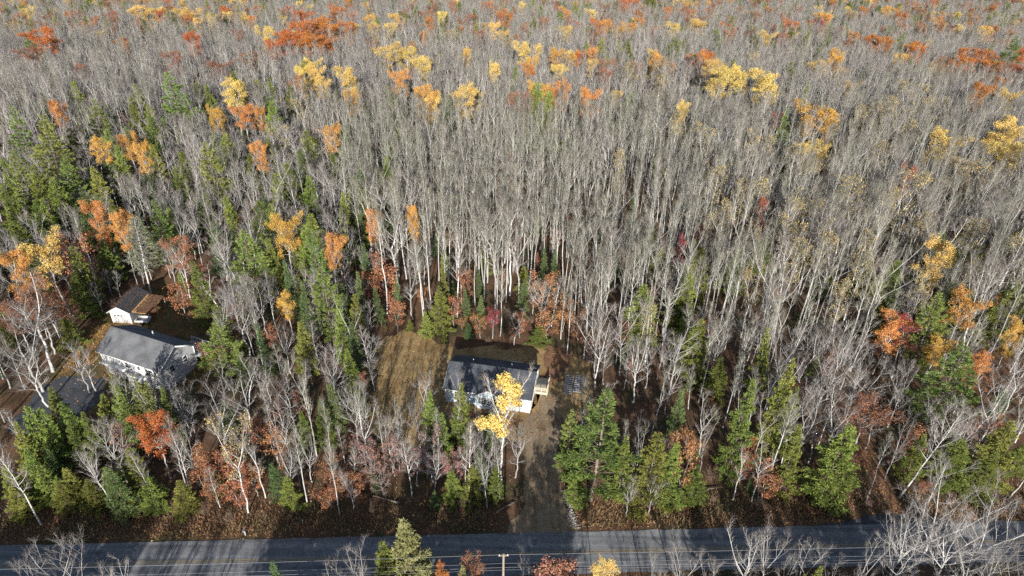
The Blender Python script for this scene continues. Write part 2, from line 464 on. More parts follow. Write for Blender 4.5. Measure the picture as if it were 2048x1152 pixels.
for i in range(4):
    t, c = whorl_conifer(700 + i, 18, 8.4, .16, .95, 6, 'dome', .10, .30, .40, .095, 17, ragged=.42, flat=.35, gap=.20, r0=.26)
    proto('pine', 18, 8.4, ('trunk', gm(t, 'pine_trunk', M['pine_bark'])), ('crown', gm(c, 'pine_crown', M['pine_bark'], M['pine_needle'])))
for i in range(3):
    t, c = whorl_conifer(720 + i, 12, 4.8, .12, .52, 7, 'cone', .34, .14, .32, .085, 14, ragged=.42, flat=.6, gap=.10, r0=.14)
    proto('spruce', 12, 4.6, ('trunk', gm(t, 'spruce_trunk', M['pine_bark'])), ('crown', gm(c, 'spruce_crown', M['pine_bark'], M['spruce_needle'])))
for i in range(5):
    t, c = whorl_conifer(740 + i, 12, 6.0, .07, .60, 7, 'dome' if i % 2 else 'cone', .32, .24, .31, .09, 21, ragged=.44, flat=.5, gap=.14, r0=.17)
    proto('hemlock', 12, 6.0, ('trunk', gm(t, 'hemlock_trunk', M['pine_bark'])), ('crown', gm(c, 'hemlock_crown', M['pine_bark'], M['hemlock_needle'])))
t, c = whorl_conifer(760, 16, 5.6, .35, .7, 6, 'oval', .12, .15, .40, .07, 6, ragged=.3, flat=.3, gap=.1, r0=.2)
proto('pinesparse', 16, 5.6, ('trunk', gm(t, 'dying_pine_trunk', M['maple_bark'])), ('crown', gm(c, 'dying_pine_crown', M['maple_twig'], M['dull_needle'])))

# the tall golden tree before the blue house: two lobes of leaves on an upright forked frame
t, b, tips = hardwood(811, 20, .17, .42, 5.0, 18, 42, forks=2, n2=6, n3=5, up=.14, twig=.01, n4=1)
rs = np.random.RandomState(812); C = []
for c, r, n in (((.2, 0, 18.6), (1.1, 1.1, 1.0), 1200), ((1.5, 0, 17.2), (1.0, 1.0, .9), 1000), ((.2, 0, 15.0), (.9, .9, 1.3), 900), ((1.7, 0, 15.2), (.7, .7, .7), 450), ((-.6, 0, 11.6), (1.4, 1.2, .9), 1900), ((-2.6, 0, 11.4), (1.0, .9, .7), 1000), ((-.2, 0, 9.9), (1.0, 1.0, .6), 700)):
    d = unit(rs.normal(0, 1, (n, 3))) * rs.uniform(.2, 1.15, (n, 1)) ** .6; C.append(np.array(c) + d * np.array(r))
    A = np.tile(np.array([[c[0] * .2, 0, c[2] - 2.0]]), (9, 1)); b.sticks(A, np.array(c) + unit(rs.normal(0, 1, (9, 3))) * np.array(r), .022, .008)
C = np.concatenate(C); C = C[rs.rand(len(C)) < .12 + .9 * np.sin(C[:, 0] * 2.3 + C[:, 2] * 1.9 + 1.2 * np.sin(C[:, 1] * 2)) ** 2]
proto('housegold', 20.4, 5.0, ('trunk', gm(t, 'house_tree_trunk', M['birch_bark'])), ('branches', gm(b, 'house_tree_branch', M['birch_branch'], M['birch_twig'])), ('crown', gm(leaves(813, C, int(len(C) * 1.5), .155, .12), 'house_tree_leaves', M['gold_leaf'])))
t, b, tips = hardwood(821, 11, .12, .25, 5.5, 16, 52, forks=2, n2=6, n3=5, up=.1, profile='round')
proto('pinkfull', 11, 5.5, ('trunk', gm(t, 'pink_oak_trunk', M['maple_bark'])), ('branches', gm(b, 'pink_oak_branch', M['brown_twig'], M['brown_twig'])), ('crown', gm(leaves(822, tips, 4200, .2, .28), 'pink_oak_leaves', M['pink_leaf'])))
for i in range(2):     # big old spreading bare trees
    t, b, tips = hardwood(840 + i, 18, .20, .24, 10.5, 26, 54, forks=3, n2=9, n3=5, twig=.007, tl=.8, up=.10, profile='round', wob=.13, n4=1)
    proto('bigmaple', 18, 10.5, ('trunk', gm(t, 'big_maple_trunk', M['maple_bark'])), ('crown', gm(b, 'big_maple_crown', M['maple_branch'], M['maple_twig'])))
t, c = whorl_conifer(770, 14, 7.0, .06, .6, 8, 'dome', .30, .26, .32, .10, 22, ragged=.4, flat=.5, gap=.08, r0=.2)
proto('olive', 14, 7.0, ('trunk', gm(t, 'olive_trunk', M['pine_bark'])), ('crown', gm(c, 'olive_crown', M['pine_bark'], M['olive_needle'])))

# ------------------------------------------------------------------ the setting
def road_y(x): return 54.43 + .0492 * x
ROAD_HALF = 3.05

def ground_material(name, cols, scales, rough=.95, bump=.5):
    """three colours mixed by two noises of different size plus speckle"""
    m = bpy.data.materials.new(name); m.use_nodes = True
    nt = m.node_tree; N = nt.nodes; Lk = nt.links; b = N['Principled BSDF']
    b.inputs['Roughness'].default_value = rough; b.inputs['Specular IOR Level'].default_value = .1
    tc = N.new('ShaderNodeTexCoord')
    def noise(s, d=5, ro=.6):
        n = N.new('ShaderNodeTexNoise'); n.inputs['Scale'].default_value = s; n.inputs['Detail'].default_value = d; n.inputs['Roughness'].default_value = ro
        Lk.new(tc.outputs['Object'], n.inputs['Vector']); return n.outputs[0]
    def ramp(f, a, c, lo, hi):
        r = N.new('ShaderNodeValToRGB'); r.color_ramp.elements[0].position = lo; r.color_ramp.elements[1].position = hi
        r.color_ramp.elements[0].color = (*a, 1); r.color_ramp.elements[1].color = (*c, 1); Lk.new(f, r.inputs[0]); return r.outputs[0]
    def mix(f, a, c, mode='MIX'):
        x = N.new('ShaderNodeMix'); x.data_type = 'RGBA'; x.blend_type = mode
        if isinstance(f, float): x.inputs[0].default_value = f
        else: Lk.new(f, x.inputs[0])
        Lk.new(a, x.inputs[6]); Lk.new(c, x.inputs[7]); return x.outputs[2]
    base = ramp(noise(scales[0]), cols[0], cols[1], .38, .62)
    rgb = N.new('ShaderNodeRGB'); rgb.outputs[0].default_value = (*cols[2], 1)
    mk = ramp(noise(scales[1], 3), (0, 0, 0), (1, 1, 1), .50, .62)
    c = mix(mk, base, rgb.outputs[0])
    sp = ramp(noise(scales[2], 2), (.55, .55, .55), (1.35, 1.35, 1.35), .35, .68)
    c = mix(1.0, c, sp, 'MULTIPLY')
    Lk.new(c, b.inputs['Base Color'])
    if bump:
        bp = N.new('ShaderNodeBump'); bp.inputs['Strength'].default_value = bump; bp.inputs['Distance'].default_value = .12
        Lk.new(noise(scales[2] * .7, 4), bp.inputs['Height']); Lk.new(bp.outputs[0], b.inputs['Normal'])
    return m

M['litter'] = ground_material('leaf_litter', ((.10, .062, .04), (.17, .10, .06), (.07, .065, .035)), (.35, .12, 5.0))
M['lawn'] = ground_material('dry_lawn', ((.33, .225, .105), (.42, .30, .15), (.24, .16, .075)), (.5, .16, 6.0))
M['yard'] = ground_material('leafy_yard', ((.10, .085, .04), (.15, .12, .05), (.20, .11, .05)), (.5, .25, 6.0))
M['gold_yard'] = ground_material('leaf_strewn_grass', ((.36, .22, .07), (.27, .19, .07), (.20, .15, .06)), (.8, .4, 6.0))
M['dirt'] = ground_material('dirt_drive', ((.26, .195, .125), (.34, .265, .18), (.19, .14, .09)), (.5, .25, 9.0), bump=.3)
M['track'] = ground_material('dirt_track', ((.22, .12, .07), (.30, .17, .10), (.14, .09, .06)), (.8, .4, 7.0))
M['asphalt'] = ground_material('road_asphalt', ((.205, .21, .22), (.245, .25, .26), (.17, .176, .188)), (.25, .6, 14.0), rough=.8, bump=.1)
def wear(m, scale, lo, hi):
    """long streaks of wear along the road"""
    N = m.node_tree.nodes; Lk = m.node_tree.links; b = N['Principled BSDF']; src = b.inputs['Base Color'].links[0].from_socket
    tc = N.new('ShaderNodeTexCoord'); mp = N.new('ShaderNodeMapping'); mp.inputs['Scale'].default_value = scale; mp.inputs['Rotation'].default_value = (0, 0, R(-2.8))
    nz = N.new('ShaderNodeTexNoise'); nz.inputs['Scale'].default_value = 1.0; nz.inputs['Detail'].default_value = 6
    r = N.new('ShaderNodeValToRGB'); r.color_ramp.elements[0].position = .35; r.color_ramp.elements[1].position = .65
    r.color_ramp.elements[0].color = (lo, lo, lo, 1); r.color_ramp.elements[1].color = (hi, hi, hi, 1)
    x = N.new('ShaderNodeMix'); x.data_type = 'RGBA'; x.blend_type = 'MULTIPLY'; x.inputs[0].default_value = 1
    Lk.new(tc.outputs['Object'], mp.inputs[0]); Lk.new(mp.outputs[0], nz.inputs[0]); Lk.new(nz.outputs[0], r.inputs[0]); Lk.new(src, x.inputs[6]); Lk.new(r.outputs[0], x.inputs[7]); Lk.new(x.outputs[2], b.inputs['Base Color'])
wear(M['asphalt'], (.05, 1.3, 1), .72, 1.18)
wear(M['dirt'], (1.3, .08, 1), .75, 1.15)
M['asphalt_dark'] = ground_material('drive_asphalt', ((.07, .078, .09), (.09, .10, .115), (.06, .065, .075)), (.3, .5, 12.0), rough=.8, bump=.1)
M['paint_yellow'] = mat('paint_yellow', (.38, .27, .11), (.24, .215, .16), 3, rough=.8)
M['paint_white'] = mat('paint_white', (.55, .55, .54), (.38, .38, .38), 3, rough=.8)

def sheet(name, pts, z, m, kind='structure', jit=.35, step=1.2, seed=1):
    """an irregular patch of ground with a wavering outline"""
    rs = np.random.RandomState(seed); p = np.array(pts, float); out = []
    for i in range(len(p)):
        a, b = p[i], p[(i + 1) % len(p)]; n = max(1, int(np.linalg.norm(b - a) / step))
        for k in range(n):
            q = a + (b - a) * k / n
            out.append((q[0] + rs.normal(0, jit), q[1] + rs.normal(0, jit), z))
    me = bpy.data.meshes.new(name); me.from_pydata(out, [], [tuple(range(len(out)))]); me.materials.append(m); me.update()
    if me.polygons[0].normal.z < 0: me.flip_normals()
    o = bpy.data.objects.new(name, me); COL.objects.link(o)
    if kind: o['kind'] = kind
    return o

def zg(y):
    """the ground falls away gently beyond the first wood"""
    if y < 140: return 0.0
    if y < 260: return -.11 * (y - 140) ** 2 / 240
    return -6.6 - .11 * (min(y, 900) - 260)
g = Geo(); ys = [-300, 0, 100, 140] + list(range(150, 261, 10)) + [300, 500, 700, 900, 2000, 6000]
g.add([(x, y, zg(y)) for y in ys for x in (-3000, 3000)], [(2 * i, 2 * i + 1, 2 * i + 3, 2 * i + 2) for i in range(len(ys) - 1)])
tag(g.obj('ground', M['litter']), kind='structure')

LAWN = [(-23.5, 99), (-21.8, 84), (-19.5, 72), (-14, 72), (-9, 76.5), (1.2, 74), (9, 75.5), (13.5, 82), (14.0, 92), (4.5, 96.6), (-12.0, 96.4), (-16, 100)]
DRIVE = [(-.6, 57.2), (2.0, 62), (2.1, 72), (.8, 76), (3.6, 79.2), (5.2, 84), (7.6, 84.5), (8.6, 76), (7.0, 72), (7.4, 63), (8.9, 57.8)]
YARD = [(-75, 84), (-77, 94), (-76, 101), (-74, 110), (-69, 116), (-64, 111), (-54, 105), (-49, 95), (-49, 83), (-58, 78), (-66, 78)]
GOLD = [(-74.5, 87), (-75.5, 95), (-74.5, 101), (-67, 102.5), (-65.5, 99.5), (-70, 96.5), (-70, 90)]
PAVED = [(-75, 74), (-75.5, 84), (-73, 86.8), (-66.5, 86.2), (-64, 82), (-66, 76), (-70, 73)]
TRACK = [(50.2, 60), (54.2, 60.4), (53.3, 66), (53.2, 71), (55.5, 77), (58, 84), (56, 84.5), (53.2, 77), (51, 71), (50.8, 66)]
sheet('lawn', LAWN, .012, M['lawn'], seed=3, jit=.7, step=1.0)
sheet('yard_grass', YARD, .010, M['yard'], seed=4)
sheet('leafy_grass', GOLD, .020, M['gold_yard'], seed=5, jit=.25)
sheet('paved_drive', PAVED, .030, M['asphalt_dark'], seed=6, jit=.12)
sheet('dirt_driveway', DRIVE, .024, M['dirt'], seed=7, jit=.28)
sheet('dirt_track', TRACK, .020, M['track'], seed=8, jit=.2)
# trampled bare earth round the house
sheet('bare_earth', [(3.4, 79.2), (4.6, 85), (8.5, 88), (11, 96), (6, 97), (5.6, 89), (4.9, 88.5), (3.2, 79)], .018, M['track'], seed=9, jit=.3)
sheet('sandy_patch', [(-9, 80.5), (2.9, 78.4), (3.0, 76.4), (-1, 76.2), (-6, 77.5)], .016, M['track'], seed=10, jit=.3)

def along(xs, off, z): return [(x, road_y(x) + off, z) for x in xs]
xs = np.linspace(-170, 190, 241)
def strip(name, o1, o2, z, m, w1=None, w2=None, x0=-170, x1=190, n=241, jit=0, seed=0):
    rs = np.random.RandomState(seed); X = np.linspace(x0, x1, n); v = []
    for x in X:
        v.append((x, road_y(x) + o1 + rs.normal(0, jit), z)); v.append((x, road_y(x) + o2 + rs.normal(0, jit), z))
    q = [(2 * i, 2 * i + 2, 2 * i + 3, 2 * i + 1) for i in range(n - 1)]
    gg = Geo(); gg.add(v, q); return gg.obj(name, m)
road = strip('road', -ROAD_HALF, ROAD_HALF, .050, M['asphalt'], jit=.05, seed=1); tag(road, kind='structure')
for name, o1, o2, m in (('centre_line', .08, .19, 'paint_yellow'), ('centre_line', -.19, -.08, 'paint_yellow')):
    s = strip(name, o1, o2, .056, M[m]); s.parent = road
sheet('road_apron', [(38, 59.2), (44.5, 60.2), (49.2, 61.6), (54.8, 61.6), (57.5, 60.0), (57.5, 59.4), (38, 58.9)], .042, M['asphalt_dark'], seed=11, jit=.06)

# gravel shoulder and riprap where the drive meets the road
rs = np.random.RandomState(12); g = Geo()
M['stone'] = mat('riprap_stone', (.24, .22, .20), (.36, .34, .31), 2, rnd=.1, island=.3)
ico_v = np.array([(0, 0, 1), (.9, 0, .35), (.28, .85, .35), (-.72, .53, .35), (-.72, -.53, .35), (.28, -.85, .35), (.72, .53, -.35), (-.28, .85, -.35), (-.9, 0, -.35), (-.28, -.85, -.35), (.72, -.53, -.35), (0, 0, -1)])
ico_f = [(0, 1, 2), (0, 2, 3), (0, 3, 4), (0, 4, 5), (0, 5, 1), (1, 6, 2), (2, 7, 3), (3, 8, 4), (4, 9, 5), (5, 10, 1), (6, 7, 2), (7, 8, 3), (8, 9, 4), (9, 10, 5), (10, 6, 1), (11, 7, 6), (11, 8, 7), (11, 9, 8), (11, 10, 9), (11, 6, 10)]
for k in range(230):
    t = rs.rand(); x = 7.7 + 1.1 * (1 - t) * rs.rand() + .5 * rs.normal() * .5 + (1 - t) * .6; y = 58.4 + 6.2 * t
    s = rs.uniform(.07, .20)
    g.add(ico_v * rs.uniform(.6, 1.2, (12, 3)) * s * np.array([1, 1, .7]) + (x, y, s * .3), None, ico_f)
tag(g.obj('gravel', M['stone']), 'pale broken stones along the edge of the dirt driveway', 'gravel', kind='stuff')

def inside(pt, poly):
    x, y = pt; c = False; n = len(poly); j = n - 1
    for i in range(n):
        xi, yi = poly[i]; xj, yj = poly[j]
        if (yi > y) != (yj > y) and x < (xj - xi) * (y - yi) / (yj - yi) + xi: c = not c
        j = i
    return c

# dead grass and bracken on both road verges
M['dry_grass'] = mat('dry_grass', (.30, .17, .10), (.24, .19, .10), .3, coord='Object', rough=.9, island=.35)
rs = np.random.RandomState(13); n = 42000
X = rs.uniform(-95, 95, n); side = rs.rand(n) < .82
off = np.where(side, ROAD_HALF + .25 + rs.gamma(2.0, 1.5, n), -ROAD_HALF - .4 - rs.gamma(1.6, 1.2, n))
Y = 54.43 + .0492 * X + off
ok = np.array([not inside((x, y), DRIVE) and not inside((x, y), TRACK) and not (46 < x < 57 and y < 61.8) and not (-.6 < x < 9 and 57 < y < 63) for x, y in zip(X, Y)])
X, Y = X[ok], Y[ok]; n = len(X)
g = Geo(); D = unit(np.column_stack([rs.normal(0, .45, n), rs.normal(0, .45, n), np.ones(n)])); a = rs.uniform(0, 6.28, n)
g.cards(np.column_stack([X, Y, np.zeros(n)]), D, np.column_stack([np.cos(a), np.sin(a), np.zeros(n)]), rs.uniform(.18, .6, n), rs.uniform(.03, .09, n), 0, tip=.1)
tag(g.obj('dry_grass', M['dry_grass']), 'brown dead grass and bracken along the road verges', 'grass', kind='stuff')

# fallen leaves over lawn, yard and verges
M['fallen'] = mat('fallen_leaf', (.30, .14, .06), (.40, .24, .10), 1.5, rough=.9, island=.5)
rs = np.random.RandomState(14); pts = []
for poly, n in ((LAWN, 2200), (YARD, 1500), (GOLD, 1500), (TRACK, 400), (DRIVE, 90)):
    p = np.array(poly); k = 0
    while k < n:
        x, y = rs.uniform(p[:, 0].min() - 1, p[:, 0].max() + 1), rs.uniform(p[:, 1].min() - 1, p[:, 1].max() + 1)
        if inside((x, y), poly): pts.append((x, y)); k += 1
for k in range(5000):
    x = rs.uniform(-90, 90); y = road_y(x) + ROAD_HALF + rs.gamma(2, 1.6) - .1
    if not -.6 < x < 8.6 and not (44 < x < 57 and y < 61.5): pts.append((x, y))
pts = np.array(pts); n = len(pts); a = rs.uniform(0, 6.28, n); s = rs.uniform(.05, .12, (n, 1))
e1 = np.column_stack([np.cos(a), np.sin(a), rs.normal(0, .25, n)]); e2 = np.column_stack([-np.sin(a), np.cos(a), rs.normal(0, .25, n)])
g = Geo(); g.quads(np.column_stack([pts, np.full(n, .085)]), e1 * s, e2 * s)
tag(g.obj('fallen_leaves', M['fallen']), 'brown and tan fallen leaves strewn over lawns and verges', 'leaves', kind='stuff')

# ------------------------------------------------------------------ buildings
def siding(name, col, dark=.8, pitch=.13):
    m = bpy.data.materials.new(name); m.use_nodes = True; N = m.node_tree.nodes; Lk = m.node_tree.links; b = N['Principled BSDF']
    b.inputs['Roughness'].default_value = .6
    tc = N.new('ShaderNodeTexCoord'); sx = N.new('ShaderNodeSeparateXYZ'); Lk.new(tc.outputs['Object'], sx.inputs[0])
    d = N.new('ShaderNodeMath'); d.operation = 'DIVIDE'; d.inputs[1].default_value = pitch; Lk.new(sx.outputs[2], d.inputs[0])
    f = N.new('ShaderNodeMath'); f.operation = 'FRACT'; Lk.new(d.outputs[0], f.inputs[0])
    bp = N.new('ShaderNodeBump'); bp.inputs['Strength'].default_value = .7; bp.inputs['Distance'].default_value = .02; bp.invert = True
    Lk.new(f.outputs[0], bp.inputs['Height']); Lk.new(bp.outputs[0], b.inputs['Normal'])
    nz = N.new('ShaderNodeTexNoise'); nz.inputs['Scale'].default_value = .8; Lk.new(tc.outputs['Object'], nz.inputs[0])
    r = N.new('ShaderNodeValToRGB'); r.color_ramp.elements[0].color = (*[c * dark for c in col], 1); r.color_ramp.elements[1].color = (*col, 1)
    r.color_ramp.elements[0].position = .3; r.color_ramp.elements[1].position = .6
    Lk.new(nz.outputs[0], r.inputs[0]); Lk.new(r.outputs[0], b.inputs['Base Color'])
    return m
def shingle(name, c1, c2):
    m = bpy.data.materials.new(name); m.use_nodes = True; N = m.node_tree.nodes; Lk = m.node_tree.links; b = N['Principled BSDF']
    b.inputs['Roughness'].default_value = .85; b.inputs['Specular IOR Level'].default_value = .2
    tc = N.new('ShaderNodeTexCoord'); br = N.new('ShaderNodeTexBrick'); Lk.new(tc.outputs['Object'], br.inputs['Vector'])
    br.inputs['Scale'].default_value = 1.0; br.inputs['Brick Width'].default_value = .32; br.inputs['Row Height'].default_value = .14; br.inputs['Mortar Size'].default_value = .008
    br.inputs['Color1'].default_value = (*c1, 1); br.inputs['Color2'].default_value = (*c2, 1); br.inputs['Mortar'].default_value = (*[c * .55 for c in c1], 1)
    nz = N.new('ShaderNodeTexNoise'); nz.inputs['Scale'].default_value = .6; nz.inputs['Detail'].default_value = 6; Lk.new(tc.outputs['Object'], nz.inputs[0])
    r = N.new('ShaderNodeValToRGB'); r.color_ramp.elements[0].color = (.75, .75, .75, 1); r.color_ramp.elements[1].color = (1.2, 1.2, 1.2, 1); r.color_ramp.elements[0].position = .35; r.color_ramp.elements[1].position = .65
    Lk.new(nz.outputs[0], r.inputs[0])
    x = N.new('ShaderNodeMix'); x.data_type = 'RGBA'; x.blend_type = 'MULTIPLY'; x.inputs[0].default_value = 1
    Lk.new(br.outputs[0], x.inputs[6]); Lk.new(r.outputs[0], x.inputs[7]); Lk.new(x.outputs[2], b.inputs['Base Color'])
    return m
M['blue_siding'] = siding('blue_siding', (.52, .64, .74), .92)
M['grey_siding'] = siding('grey_siding', (.50, .51, .53), .9)
M['white_trim'] = mat('white_trim', (.78, .78, .77), rough=.5)
M['white_panel'] = mat('white_panel', (.72, .73, .74), (.78, .78, .78), 1, rough=.5)
M['concrete'] = mat('concrete', (.45, .44, .42), (.55, .54, .52), 2)
M['roof_blue'] = shingle('roof_dark', (.065, .074, .088), (.092, .10, .115))
M['roof_grey'] = shingle('roof_grey', (.135, .14, .15), (.16, .165, .175))
M['roof_black'] = shingle('roof_black', (.05, .055, .065), (.075, .08, .09))
M['glass'] = mat('window_glass', (.02, .025, .03), rough=.08, spec=.6)
M['lumber'] = mat('new_lumber', (.55, .48, .36), (.66, .60, .48), 3, rough=.8, stretch=(4, 4, 1))
M['old_wood'] = mat('weathered_wood', (.38, .39, .41), (.50, .51, .54), 3, rough=.85)
M['red_wood'] = mat('red_stained_wood', (.26, .09, .05), (.33, .13, .08), 2, rough=.8)
M['ply'] = mat('plywood', (.50, .30, .12), (.58, .36, .16), 1.5, rough=.85)
M['metal'] = mat('galvanised', (.42, .43, .45), rough=.45)
M['dark_metal'] = mat('dark_metal', (.06, .06, .065), rough=.5)
M['tyre'] = mat('tyre_rubber', (.02, .02, .02), rough=.9)

def window(parent, o, U, Nn, w, h, nx=2, ny=3, name='window'):
    """o centre on the wall, U along the wall, Nn outward; > frame, pane, muntin"""
    o = np.array(o, float); U = np.array(U, float); Nn = np.array(Nn, float); V = np.array([0, 0, 1.])
    def rect(gg, u0, u1, v0, v1, n0, n1):
        p = [o + U * a + V * b + Nn * c for c in (n0, n1) for b in (v0, v1) for a in (u0, u1)]
        gg.add(p, [(0, 2, 3, 1), (4, 5, 7, 6), (0, 1, 5, 4), (2, 6, 7, 3), (0, 4, 6, 2), (1, 3, 7, 5)])
    f = Geo(); t = .09
    rect(f, -w / 2 - t, w / 2 + t, h / 2, h / 2 + t, -.02, .07); rect(f, -w / 2 - t, w / 2 + t, -h / 2 - t, -h / 2, -.02, .09)
    rect(f, -w / 2 - t, -w / 2, -h / 2, h / 2, -.02, .068); rect(f, w / 2, w / 2 + t, -h / 2, h / 2, -.02, .068)
    wo_ = f.obj(name, M['white_trim'], parent)
    p = Geo(); rect(p, -w / 2, w / 2, -h / 2, h / 2, -.02, .02); p.obj('pane', M['glass'], wo_)
    mu = Geo()
    for i in range(1, nx): a = -w / 2 + w * i / nx; rect(mu, a - .022, a + .022, -h / 2, h / 2, .021, .045)
    rect(mu, -w / 2, w / 2, -.03, .03, .021, .05)
    for j in range(1, ny):
        b = -h / 2 + h * j / ny
        if abs(b) > .08: rect(mu, -w / 2, w / 2, b - .02, b + .02, .021, .042)
    mu.obj('muntin', M['white_trim'], wo_)
    return wo_
def door(parent, o, U, Nn, w, h, m='white_panel'):
    o = np.array(o, float); U = np.array(U, float); Nn = np.array(Nn, float); V = np.array([0, 0, 1.])
    def rect(gg, u0, u1, v0, v1, n0, n1):
        p = [o + U * a + V * b + Nn * c for c in (n0, n1) for b in (v0, v1) for a in (u0, u1)]
        gg.add(p, [(0, 2, 3, 1), (4, 5, 7, 6), (0, 1, 5, 4), (2, 6, 7, 3), (0, 4, 6, 2), (1, 3, 7, 5)])
    f = Geo(); rect(f, -w / 2, w / 2, 0, h, -.02, .05); d = f.obj('door', M[m], parent)
    f = Geo(); rect(f, -w / 2 - .1, -w / 2, 0, h + .1, -.02, .08); rect(f, w / 2, w / 2 + .1, 0, h + .1, -.02, .08); rect(f, -w / 2, w / 2, h, h + .1, -.02, .08)
    f.obj('frame', M['white_trim'], d)
    f = Geo(); rect(f, -w * .28, w * .28, h * .5, h * .88, .051, .06); f.obj('pane', M['glass'], d)
    f = Geo(); rect(f, w * .36, w * .42, h * .45, h * .5, .051, .10); f.obj('handle', M['dark_metal'], d)
    return d
def gable_house(parent, L, D, H0, rise, over, wall_m, roof_m, skirt=.45, thick=.16):
    """box x -L..0, y 0..D with ridge along x"""
    w = Geo(); hz = H0 - .03
    w.add([(-L, 0, skirt), (0, 0, skirt), (0, 0, H0), (-L, 0, H0)], [(0, 1, 2, 3)])
    w.add([(-L, D, skirt), (0, D, skirt), (0, D, H0), (-L, D, H0)], [(3, 2, 1, 0)])
    for x, fl in ((0, 0), (-L, 1)):
        v = [(x, 0, skirt), (x, D, skirt), (x, D, H0), (x, D / 2, H0 + rise - .02), (x, 0, H0)]
        w.add(v, [(0, 1, 2, 4)] if not fl else [(4, 2, 1, 0)], [(4, 2, 3)] if not fl else [(3, 2, 4)])
    w.obj('wall', wall_m, parent)
    s = Geo(); s.box(-L - .03, .03, -.03, D + .03, 0, skirt); s.obj('foundation', M['concrete'] if skirt > .6 else M['white_trim'], parent)
    sl = rise / (D / 2); ez = H0 - over * sl
    rr = Geo(); t = thick
    for y0, y1 in ((-over, D / 2), (D + over, D / 2)):
        a = (-L - over, y0, ez + .03); b = (over, y0, ez + .03); c = (over, y1, H0 + rise + .03); d = (-L - over, y1, H0 + rise + .03)
        up = (0, 0, t)
        rr.prism([a, b, c, d], up)
    ro = rr.obj('roof', roof_m, parent)
    tr = Geo()
    for y0 in (-over - .012, D + over + .012):
        tr.box(-L - over, over, y0 - .02, y0 + .02, ez - .10, ez + .12)
    for x in (over + .014, -L - over - .014):
        for y0 in (-over, D + over):
            a = np.array([x, y0, ez + .03]); b = np.array([x, D / 2, H0 + rise + .03])
            tr.bar(a + (0, 0, .0), b + (0, 0, .0), .035, .24)
    tr.obj('fascia', M['white_trim'], ro)
    rc = Geo(); rc.bar((-L - over, D / 2, H0 + rise + t + .04), (over, D / 2, H0 + rise + t + .04), .3, .05); rc.obj('ridge_cap', roof_m, ro)
    for x in (.012, -L - .012):
        for y in (-.012, D + .012):
            cb = Geo(); cb.box(x - .07, x + .07, y - .07, y + .07, skirt, H0 - .05); cb.obj('corner_board', M['white_trim'], parent)
    return ro
def railing(parent, pts, z0, z1, m, name='railing', post_every=1.3, bal=.18):
    r = Geo()
    for a, b in zip(pts[:-1], pts[1:]):
        a = np.array(a, float); b = np.array(b, float); L = np.linalg.norm(b - a); d = (b - a) / L
        r.bar((*a, z1), (*b, z1), .13, .05); r.bar((*a, z0 + .12), (*b, z0 + .12), .05, .09); r.bar((*a, z1 - .09), (*b, z1 - .09), .045, .09)
        k = max(1, int(round(L / bal)))
        for i in range(1, k): p = a + d * L * i / k; r.box(p[0] - .018, p[0] + .018, p[1] - .018, p[1] + .018, z0 + .12, z1 - .09)
    o = r.obj(name, m, parent)
    for p in pts:
        q = Geo(); q.box(p[0] - .055, p[0] + .055, p[1] - .055, p[1] + .055, 0, z1 + .06); q.obj('post', m, parent)
    return o
def steps(parent, x0, x1, y0, run, top, m, n=3, dirn=-1):
    for i in range(n):
        g = Geo(); z = top * (n - i) / (n + 1); y = y0 + dirn * run * i
        g.box(x0, x1, min(y, y + dirn * run), max(y, y + dirn * run), z - .05, z); g.obj('step', m, parent)
    e = y0 + dirn * run * n
    for x in (x0 + .04, x1 - .04): g = Geo(); g.bar((x, y0, top * .78), (x, e, .04), .05, .2); g.obj('stringer', m, parent)

# --- the pale blue single-storey house
bh = empty('blue_house', (3.1, 79.8, 0), R(-9.9))
tag(bh, 'pale blue single-storey house with dark roof in the tan clearing', 'house')
roof = gable_house(bh, 13.4, 8.0, 2.95, 1.95, .35, M['blue_siding'], M['roof_blue'])
# front cross gable
gx0, gx1, gy = -8.3, -4.7, -.55; gz = 2.85; gr = 1.05; gc = (gx0 + gx1) / 2
w = Geo()
w.add([(gx0, gy, .45), (gx1, gy, .45), (gx1, gy, gz), (gx0, gy, gz), (gc, gy, gz + gr)], [(0, 1, 2, 3)], [(3, 2, 4)])
w.add([(gx0, gy, .45), (gx0, .1, .45), (gx0, .1, gz), (gx0, gy, gz)], [(3, 2, 1, 0)]); w.add([(gx1, gy, .45), (gx1, .1, .45), (gx1, .1, gz), (gx1, gy, gz)], [(0, 1, 2, 3)])
w.obj('gable_wall', M['blue_siding'], bh)
w = Geo(); w.box(gx0 - .03, gx1 + .03, gy - .03, -.032, 0, .45); w.obj('gable_foundation', M['white_trim'], bh)
w = Geo(); back = 2.2; ov = .3; sl = gr / ((gx1 - gx0) / 2)
for x0 in (gx0 - ov, gx1 + ov):
    ez = gz - ov * sl
    w.prism([(x0, gy - ov, ez + .03), (gc, gy - ov, gz + gr + .03), (gc, back, gz + gr + .03), (x0, .15, ez + .03)], (0, 0, .14))
gro = w.obj('gable_roof', M['roof_blue'], bh)
w = Geo()
for x0 in (gx0 - ov, gx1 + ov): w.bar((x0, gy - ov - .015, gz - ov * sl + .05), (gc, gy - ov - .015, gz + gr + .05), .035, .24)
w.obj('fascia', M['white_trim'], gro)
X1 = (1, 0, 0); NY = (0, -1, 0)
for x, y, z in ((-7.65, gy, 1.75), (-6.75, gy, 1.75), (-2.55, 0, 1.75), (-1.65, 0, 1.75), (-11.6, 0, 1.75), (-10.7, 0, 1.75)):
    window(bh, (x, y, z), X1, NY, .78, 1.3, 2, 4)
window(bh, (0, 5.9, 2.0), (0, 1, 0), (1, 0, 0), .8, .9, 2, 2)
door(bh, (-5.35, gy, .5), X1, NY, .92, 2.05)
